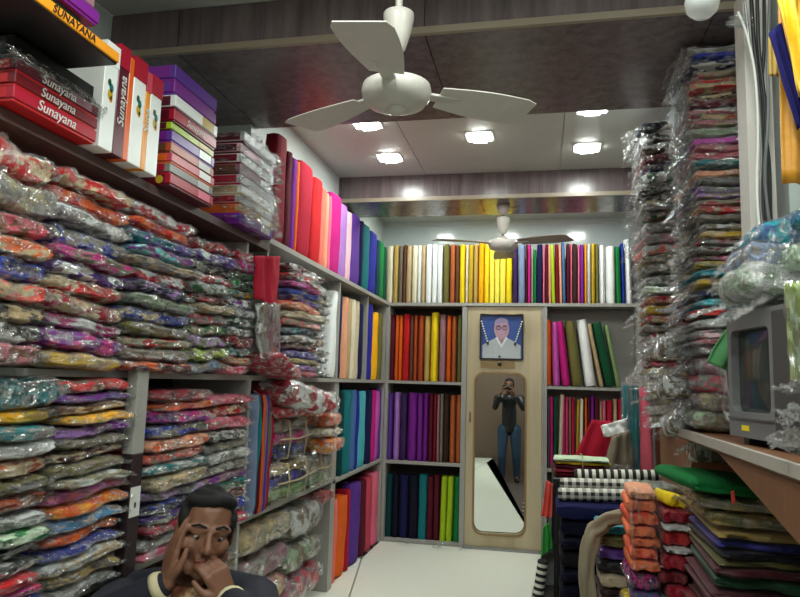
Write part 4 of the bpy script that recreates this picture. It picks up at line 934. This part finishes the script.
M['diag'] = stripes('black_white_stripe', lin((30, 34, 30)), lin((222, 220, 208)), 2, 26, .5)
def cloth_roll(px0, px1, py0, py1, y, r, mat, label, group):
    a, b_ = at(px0, py0, y=y), at(px1, py1, y=y)
    e = empty('cloth_roll', a); tag(e, label, 'fabric roll', group); v = b_-a
    e.rotation_euler = v.to_track_quat('Z', 'Y').to_euler(); ln = v.length
    prof = [(.001, .006), (r*.35, .004), (r*.36, 0), (r*.6, .004), (r*.62, 0), (r*.9, .002), (r, .008)] + [(r*(1+.03*math.sin(k*1.9)), ln*k/12) for k in range(1, 12)] + [(r, ln-.008), (r*.9, ln-.002), (r*.62, ln), (r*.6, ln-.004), (r*.36, ln), (r*.35, ln-.004), (.001, ln-.006)]
    link('rolled_cloth', lathe(prof, 28), mat, e); link('loose_edge', prism([(-.004, .004), (.004, .004), (.004, ln-.004), (-.004, ln-.004)], -r*1.03, -r*.97, 'xzy'), mat, e)
cloth_roll(574, 660, 475, 476, 3.96, .032, M['diag'], 'black and white striped cloth roll topmost of the three rolls', 'checked cloth rolls')
cloth_roll(560, 640, 484, 486, 3.88, .034, M['check'], 'black and white checked cloth roll in the middle of three rolls', 'checked cloth rolls')
cloth_roll(558, 636, 494, 496, 3.78, .033, M['check'], 'black and white checked cloth roll lowest in front', 'checked cloth rolls')
# beige draped cloth hooked over the middle pile
pts = [at(*a, y=yv) for a, yv in (((589, 612), 3.27), ((587, 580), 3.27), ((588, 550), 3.27), ((593, 532), 3.28), ((607, 521), 3.30), ((628, 516), 3.36))]
bm = bmesh.new(); rings = []; seg = 28; NP_ = 26
for i in range(NP_):
    t_ = i/(NP_-1)*(len(pts)-1); k0 = min(int(t_), len(pts)-2); c_ = pts[k0].lerp(pts[k0+1], t_-k0); dd = (pts[k0+1]-pts[k0]).normalized()
    a_ = Vector((0, 1, 0)); b_ = dd.cross(a_).normalized()
    rings.append([bm.verts.new(c_ + (b_*math.cos(2*PI*k/seg)*.034 + a_*math.sin(2*PI*k/seg)*.03)*(1+.22*math.sin(5*2*PI*k/seg+t_*1.3)+.5*noise.noise(Vector((math.cos(2*PI*k/seg)*1.5, math.sin(2*PI*k/seg)*1.5, t_*1.1))))) for k in range(seg)])
for i in range(NP_-1):
    for k in range(seg): bm.faces.new((rings[i][k], rings[i][(k+1) % seg], rings[i+1][(k+1) % seg], rings[i+1][k]))
bm.faces.new(rings[0]); bm.faces.new(rings[-1])
o = link('draped_cloth', mesh_bm(bm, smooth=True), M['plain'], color=lin((150, 140, 118))); tag(o, 'greyish beige cloth draped over the pile with sky blue top', 'cloth')

# back bench with cloths, crimson cloth, bolts
bb = empty('storage_bench'); tag(bb, 'dark bench before the right shelving, mostly hidden by piles', 'bench')
box('bench_top', .06, .78, 4.18, 5.0, .735, .765, M['black'], bb, .004)
for a in (.08, .72):
    for b_ in (4.2, 4.94): box('leg', a, a+.04, b_, b_+.04, -.30, .735, M['black'], bb)
box('bench_panel', .12, .72, 4.30, 4.32, -.2, .735, M['tvdark'], bb)
stack('small tied pile before the right shelving', 'folded cloths on the back bench', C('pale green,mustard,maroon,rose,dark red'), 'x', .065, .40, 4.26, .767, .875, .26, wrap=False, what='folded cloth', fam=5, cat='folded cloth', name='folded_cloth', tiltmax=.01)
bm = bmesh.new(); add_tube(bm, [(.235, 4.245, .768), (.236, 4.243, .85), (.236, 4.26, .886), (.236, 4.40, .890), (.236, 4.53, .88), (.236, 4.545, .80)], .003, 6); o = link('string', mesh_bm(bm, smooth=True), M['twine']); tag(o, 'pale string tied around small pile of folded cloths', 'string')
def fatcloth(pix, y, th, col, label, seed, mat='plain', amp=.02):
    o = sheet('folded_cloth', [at(a, b, y=y) for a, b in pix], M[mat], color=col, seed=seed, amp=amp, thick=th); return tag(o, label, 'folded cloth', 'folded cloths on the back bench')
fatcloth([(592, 420), (624, 423), (622, 470), (568, 470)], 4.62, .07, PAL['crimson'], 'crimson cloth leaning against bolts behind the small tied pile', 31)
fatcloth([(601, 426), (627, 418), (628, 433), (604, 437)], 4.52, .03, PAL['white'], 'white crumpled cloth on top of the crimson one', 32, amp=.03)
fatcloth([(612, 437), (630, 430), (634, 480), (601, 478)], 4.44, .06, PAL['taupe'], 'grey brown cloth slumped between crimson cloth and teal bolt', 33, amp=.03)
p = at(631.5, 470, y=4.56); o = bolt(p.x, 4.56, .767, .105, .07, .55, 'teal', 'teal fabric bolt in clear film standing on back bench', 'bolts on the back bench'); s = link('plastic_sleeve', o.data, M['plastic'], o); s.scale = (1.12, 1.12, 1.04)
p = at(648, 470, y=4.56); bolt(p.x-.005, 4.58, .767, .085, .07, .54, 'rose', 'bright pink fabric bolt standing at right of the teal one', 'bolts on the back bench', lean=(0, -.05)).color = lin((238, 105, 125))+(1,)
p = at(658, 460, y=4.6); bolt(p.x+.03, 4.66, .767, .07, .06, .30, 'brown', 'short brown cloth bolt at right end of back bench', 'bolts on the back bench')
e = empty('plastic_bag', at(612, 470, y=4.30)); tag(e, 'small crumpled clear bag in front of grey brown cloth', 'plastic bag')
for k in range(3):
    c_ = link('bag_fold', CR[k+1], M['flap'], e); c_.scale = (.08, .10, .06); c_.location = (.03*k, 0, .03); c_.rotation_euler = (R.uniform(-.5, .5), R.uniform(-.5, .5), k)

# green card, coral ribbon, striped cloth at the platform edge
o = sheet('folded_cloth', [q(543, 527, 4.55), q(550, 522, 4.55), q(553, 548, 4.55), q(541, 556, 4.55)], M['plain'], color=lin((60, 160, 70)), seed=41, thick=.03, amp=.008); tag(o, 'bright green folded cloth at the platform corner by the door', 'folded cloth')
o = sheet('ribbon', [q(546, 480, 4.5), q(553, 484, 4.5), q(552, 518, 4.5), q(541, 516, 4.5)], M['satin'], color=PAL['coral'], seed=42, thick=.01, amp=.02); tag(o, 'coral ribbon cloth hanging left of the checked rolls', 'ribbon')
cloth_roll(543, 537, 560, 602, 4.25, .03, M['diag'], 'black and white striped roll standing at platform edge', 'checked cloth rolls')
# crumpled plastic along the foot of the back shelves
e = empty('plastic_sheet', at(430, 546, y=5.5)); tag(e, 'crumpled clear plastic lying along the foot of the back left shelves', 'plastic sheet')
for k in range(7):
    c_ = link('bag_fold', CR[k], M['flap'], e); c_.scale = (.10, .10, .04); c_.location = (-.18+.085*k, .02, .02); c_.rotation_euler = (0, 0, R.uniform(-2, 2))


# ================================================================== PEOPLE
_b = bmesh.new(); bmesh.ops.create_icosphere(_b, subdivisions=2, radius=1)
ICO_V = [v.co.copy() for v in _b.verts]; ICO_F = [[v.index for v in f.verts] for f in _b.faces]; _b.free()
def blob(bm, c, r, rot=None):
    r = r if isinstance(r, (tuple, list)) else (r, r, r)
    mt = Matrix.Translation(c) @ (rot or Matrix()) @ Matrix.Diagonal((*r, 1))
    vs = [bm.verts.new(mt @ v) for v in ICO_V]
    for f in ICO_F: bm.faces.new([vs[i] for i in f])
def chain(bm, pts, rad):
    pts = [Vector(p) for p in pts]
    for i in range(len(pts)-1):
        a, b = pts[i], pts[i+1]; ra, rb = rad[i], rad[i+1]; n = max(2, int((b-a).length/(min(ra, rb)*.35)))
        for k in range(n+1): blob(bm, a.lerp(b, k/n), ra+(rb-ra)*k/n)
def fuse(name, bm, voxel, mat, parent, smooth=2):
    me = bpy.data.meshes.new('tmp'); bm.to_mesh(me); bm.free(); o = bpy.data.objects.new('tmp', me); COL.objects.link(o)
    r = o.modifiers.new('r', 'REMESH'); r.mode = 'VOXEL'; r.voxel_size = voxel; r.use_smooth_shade = True
    if smooth: sm = o.modifiers.new('s', 'SMOOTH'); sm.iterations = smooth; sm.factor = .6
    bpy.context.view_layer.update()
    m2 = bpy.data.meshes.new_from_object(o.evaluated_get(bpy.context.evaluated_depsgraph_get())); m2.name = name
    bpy.data.objects.remove(o); m2.materials.clear(); m2.shade_smooth()
    return link(name, m2, mat, parent)
def head_frame(c, fwd, upv=(0, 0, 1)):
    f = Vector(fwd).normalized(); r = f.cross(Vector(upv)).normalized(); u = r.cross(f)
    m = Matrix((r, f, u)).transposed().to_4x4(); m.translation = c; return m
def hand(bm, W, D, Nn, side, curl, spread=.0, s=1.0, thumb_in=.5):
    """wrist W, direction D to the knuckles, Nn back of the hand, side +1/-1 = where the thumb is"""
    D = D.normalized(); Nn = (Nn - D*Nn.dot(D)).normalized(); S = D.cross(Nn)*side
    for i, (off, ln) in enumerate(((.030, .92), (.010, 1.0), (-.010, .94), (-.028, .78))):
        K = W + D*(.088-.004*abs(i-1))*s + S*off*s
        chain(bm, [W + S*off*.5*s, K], [.016*s, .0125*s])
        d = D.copy(); p = K; cu = curl[i] if isinstance(curl, (list, tuple)) else curl
        pts = [K]; rr = [.0105*s]
        for j, l in enumerate((.044, .027, .021)):
            ang = cu*(.9, 1.1, .8)[j]
            ax = D.cross(Nn).normalized(); d = Matrix.Rotation(-ang if True else ang, 3, ax) @ d
            if j == 0: d = (d + S*spread*(off/.03)).normalized()
            p = p + d*l*ln*s; pts.append(p); rr.append((.0095, .0085, .0075)[j]*s)
        chain(bm, pts, rr)
    b = W + D*.022*s + S*.020*s
    t1 = b + (D*.55+S*.75-Nn*.15).normalized()*.038*s; t2 = t1 + (D*.85+S*.25-Nn*thumb_in).normalized()*.030*s; t3 = t2 + (D*.95-Nn*thumb_in*.8).normalized()*.024*s
    chain(bm, [b, t1, t2, t3], [.017*s, .0125*s, .0105*s, .0085*s])
def head_shape(bm, H):
    T = lambda x, y, z: H @ Vector((x, y, z)); Rm = H.to_3x3().to_4x4()
    blob(bm, T(0, -.012, .035), (.074, .092, .083), Rm); blob(bm, T(0, .018, -.015), (.062, .070, .085), Rm)
    blob(bm, T(0, .030, -.072), (.046, .046, .036), Rm); blob(bm, T(0, .060, -.095), (.024, .020, .018), Rm)
    chain(bm, [T(0, .084, .012), T(0, .106, -.022)], [.008, .012])
    for s in (-1, 1):
        blob(bm, T(s*.012, .096, -.027), .009); blob(bm, T(s*.040, .050, -.022), (.026, .03, .028), Rm)
        chain(bm, [T(s*.052, .060, .024), T(s*.014, .082, .026)], [.010, .009]); blob(bm, T(s*.076, -.004, -.006), (.009, .020, .031), Rm)
        chain(bm, [T(s*.055, .02, -.055), T(s*.03, .05, -.085)], [.022, .02]); chain(bm, [T(s*.020, .080, -.053), T(0, .088, -.050)], [.006, .008]); chain(bm, [T(s*.016, .080, -.063), T(0, .086, -.064)], [.006, .009])
        chain(bm, [T(s*.044, .070, .013), T(s*.031, .078, .015), T(s*.018, .076, .012)], [.005, .006, .005]); chain(bm, [T(s*.044, .068, -.004), T(s*.031, .074, -.007), T(s*.018, .072, -.003)], [.004, .005, .004])
def face_parts(H, e):
    T = lambda x, y, z: H @ Vector((x, y, z)); Rm = H.to_3x3().to_4x4()
    for s in (-1, 1):
        bm = bmesh.new(); blob(bm, T(s*.031, .070, .005), .0100); ey = link('eye', mesh_bm(bm, smooth=True), M['eyewhite'], e)
        bm = bmesh.new(); blob(bm, T(s*.030, .078, .003), (.0052, .003, .0052), Rm); link('iris', mesh_bm(bm, smooth=True), M['iris'], ey)
        bm = bmesh.new(); chain(bm, [T(s*.050, .070, .032), T(s*.033, .084, .039), T(s*.014, .088, .034)], [.002, .0036, .003]); link('eyebrow', mesh_bm(bm, smooth=True), M['hair'], e)
    bm = bmesh.new()
    for s in (-1, 1): chain(bm, [T(s*.021, .083, -.057), T(0, .094, -.053)], [.003, .0058]); chain(bm, [T(s*.017, .083, -.062), T(0, .092, -.065)], [.003, .006])
    link('lips', mesh_bm(bm, smooth=True), M['lips'], e)
def hair_shape(H, e, quiff=True):
    T = lambda x, y, z: H @ Vector((x, y, z)); Rm = H.to_3x3().to_4x4(); bm = bmesh.new()
    blob(bm, T(0, -.022, .050), (.079, .090, .076), Rm); blob(bm, T(0, -.05, .01), (.074, .060, .07), Rm)
    for s in (-1, 1): blob(bm, T(s*.070, .002, .038), (.013, .035, .034), Rm); blob(bm, T(s*.072, .018, .012), (.006, .009, .024), Rm)
    for k in range(34):
        a = -1.25+2.5*k/33; r_ = (k % 3)*.024
        blob(bm, T((.060-r_*.6)*math.sin(a), .044+.012*math.cos(a)-.02*abs(a)-r_*.9, .084+.016*math.cos(a)+r_*.42+.004*math.sin(k*2.3)), .015)
    fuse('hair', bm, .005, M['hair'], e, 1)

# ---- seated person at lower left, both hands at the face
e = empty('person'); tag(e, 'seated person in dark navy jacket with short black hair resting face on both hands', 'person')
Hc = at(205, 532, y=1.83); fw = Vector((.56, -.82, -.06)).normalized()
H = head_frame(Hc, fw, (.14, .06, 1))
T = lambda x, y, z: H @ Vector((x, y, z))
Rs, Ls = at(124, 594, y=1.96), at(256, 600, y=1.88)
Re, Le = at(92, 622, y=1.68), at(258, 634, y=1.60)
Rw, Lw = T(.082, .066, -.125), T(-.078, .122, -.135)
neck = (Rs+Ls)/2 + Vector((0, .02, .045)); hips = Vector((neck.x-.06, neck.y+.12, .12))
Rk, Lk = Re + Vector((.02, -.04, -.13)), Le + Vector((.0, -.03, -.13))
Rf, Lf = Vector((Rk.x+.10, Rk.y+.08, .045)), Vector((Lk.x-.08, Lk.y+.08, .045))
bm = bmesh.new(); head_shape(bm, H)
chain(bm, [neck+Vector((0, 0, -.04)), T(0, -.03, -.07)], [.062, .050])
chain(bm, [neck, neck.lerp(hips, .5), hips], [.085, .10, .11]); chain(bm, [Rs+Vector((0, 0, -.03)), neck+Vector((0, .01, -.055)), Ls+Vector((0, 0, -.03))], [.035, .05, .035])
for S_, E_, W_, dr_, nr_, sd_, cu in ((Rs, Re, Rw, T(-.066, .045, .03)-Rw, None, 1, (.22, .25, .3, .35)), (Ls, Le, Lw, T(.012, .110, -.052)-Lw, None, 1, (.95, 1.0, 1.05, 1.05))):
    chain(bm, [S_, E_, W_], [.045, .036, .024])
hand(bm, Rw, T(.083, .040, -.02)-Rw, T(1, .30, 0)-T(0, 0, 0), 1, (.10, .13, .17, .22), .1, .92, .2)
hand(bm, Lw, T(-.024, .116, -.062)-Lw, T(-.35, 1, .2)-T(0, 0, 0), -1, (.75, .85, .9, .95), .0, .92, .5)
for K_, F_ in ((Rk, Rf), (Lk, Lf)):
    chain(bm, [hips+(K_-hips).normalized()*.08, K_, F_], [.075, .052, .036]); chain(bm, [F_, F_+Vector((.06, -.16, -.015))], [.035, .026])
fuse('body', bm, .0045, M['skin'], e, 2)
face_parts(H, e); hair_shape(H, e)
bm = bmesh.new()
chain(bm, [neck+Vector((0, .01, -.05)), neck.lerp(hips, .5), hips+Vector((0, 0, -.0))], [.118, .135, .122]); chain(bm, [Rs, neck+Vector((0, .02, -.035)), Ls], [.068, .078, .068])
for S_, E_, W_ in ((Rs, Re, Rw), (Ls, Le, Lw)):
    Wc = E_.lerp(W_, .86); chain(bm, [S_, E_, Wc], [.066, .056, .042])
jk = fuse('jacket', bm, .007, M['coat'], e, 2)
for E_, W_ in ((Re, Rw), (Le, Lw)):
    v = (W_-E_).normalized(); c0 = E_.lerp(W_, .85); tube('cuff', [c0, c0+v*.012, c0+v*.024], [.041, .042, .038], simple('cuff_cream', lin((196, 186, 150)), .8), e, 16)
bm = bmesh.new(); chain(bm, [at(172, 596, y=1.78), at(187, 602, y=1.77), at(205, 604, y=1.78)], [.034, .04, .034]); o = fuse('shirt_front', bm, .006, M['print'], e, 2); o.color = PAL['tan']+(1,); o['color2'] = list(PAL['brown'])
bm = bmesh.new()
nf = Vector((fw.x, fw.y, 0)).normalized(); nr_ = Vector((-nf.y, nf.x, 0))
chain(bm, [neck+nf*.066*math.cos(q_*.32)+nr_*.080*math.sin(q_*.32)+Vector((0, 0, .012-.02*math.cos(q_*.32))) for q_ in range(-5, 6)], [.012]*11); fuse('shirt_collar', bm, .005, M['whitepl'], e, 1)
bm = bmesh.new()
for K_, F_ in ((Rk, Rf), (Lk, Lf)): chain(bm, [hips, K_, K_.lerp(F_, .85)], [.10, .072, .052])
fuse('trousers', bm, .009, simple('dark_trousers', lin((28, 28, 32)), .85), e, 2)
for F_ in (Rf, Lf):
    bm = bmesh.new(); chain(bm, [F_+Vector((-.01, .03, -.005)), F_+Vector((.06, -.17, -.012))], [.044, .034]); fuse('shoe', bm, .006, M['black'], e, 2)
cu_ = box('floor_cushion', hips.x-.22, hips.x+.22, hips.y-.22, hips.y+.16, 0.0, .03, M['coat']); tag(cu_, 'thin dark cushion on white platform under the seated person', 'cushion')

# ---- the photographer, seen only in the door mirror
e = empty('person'); tag(e, 'standing person in black shirt holding up a phone, seen in the door mirror', 'person')
H = head_frame(Vector((.05, -.33, 1.29)), (-.12, 1, -.0)); T = lambda x, y, z: H @ Vector((x, y, z))
nk = Vector((.05, -.37, 1.12)); hp = Vector((.06, -.42, .58))
bm = bmesh.new(); head_shape(bm, H); chain(bm, [nk, T(0, -.02, -.07)], [.058, .05]); chain(bm, [nk, hp], [.08, .10])
sh = [Vector((-.14, -.38, 1.07)), Vector((.25, -.38, 1.07))]; el = [Vector((-.19, -.16, .93)), Vector((.27, -.16, .93))]; wr = [Vector((-.105, -.075, 1.15)), Vector((.115, -.075, 1.15))]
for i in (0, 1):
    chain(bm, [nk+Vector((0, 0, -.04)), sh[i], el[i], wr[i]], [.05, .045, .036, .025])
    hand(bm, wr[i], Vector((-.35 if i else .35, .25, 1)), Vector((1 if i else -1, -.2, .3)), (-1, 1)[i], .35, 0, .95, .4)
lg = [(Vector((-.04, -.42, .55)), Vector((-.06, -.38, .12)), Vector((-.06, -.44, -.23))), (Vector((.16, -.42, .55)), Vector((.18, -.38, .12)), Vector((.19, -.44, -.23)))]
for a, b_, c_ in lg: chain(bm, [a, b_, c_, c_+Vector((0, .14, -.03))], [.085, .055, .038, .028])
fuse('body', bm, .006, M['skin'], e, 2); face_parts(H, e); hair_shape(H, e)
bm = bmesh.new(); chain(bm, [nk+Vector((0, 0, -.06)), nk.lerp(hp, .5), hp], [.12, .13, .13]); chain(bm, [sh[0], nk+Vector((0, 0, -.05)), sh[1]], [.07, .075, .07])
for i in (0, 1): chain(bm, [sh[i], el[i], el[i].lerp(wr[i], .75)], [.068, .052, .044])
fuse('shirt', bm, .01, M['black'], e, 2)
bm = bmesh.new()
for a, b_, c_ in lg: chain(bm, [a, b_, c_], [.105, .075, .055])
blob(bm, hp+Vector((0, 0, 0)), (.155, .12, .12))
fuse('jeans', bm, .01, M['jeans'], e, 2)
for a, b_, c_ in lg:
    bm = bmesh.new(); chain(bm, [c_+Vector((0, -.03, -.025)), c_+Vector((0, .16, -.035))], [.045, .035]); fuse('shoe', bm, .008, M['black'], e, 2)
ph_ = empty('phone', (0, -.045, 1.265)); tag(ph_, 'dark phone held up in both hands, seen in the door mirror', 'phone')
box('phone_case', -.075, .075, -.006, .004, -.04, .035, M['black'], ph_, .002); tube('camera_lens', [(.0, .004, .02), (0, .007, .02)], .008, M['metal'], ph_, 14); box('flash', .022, .03, .004, .0055, .016, .024, M['whitepl'], ph_)
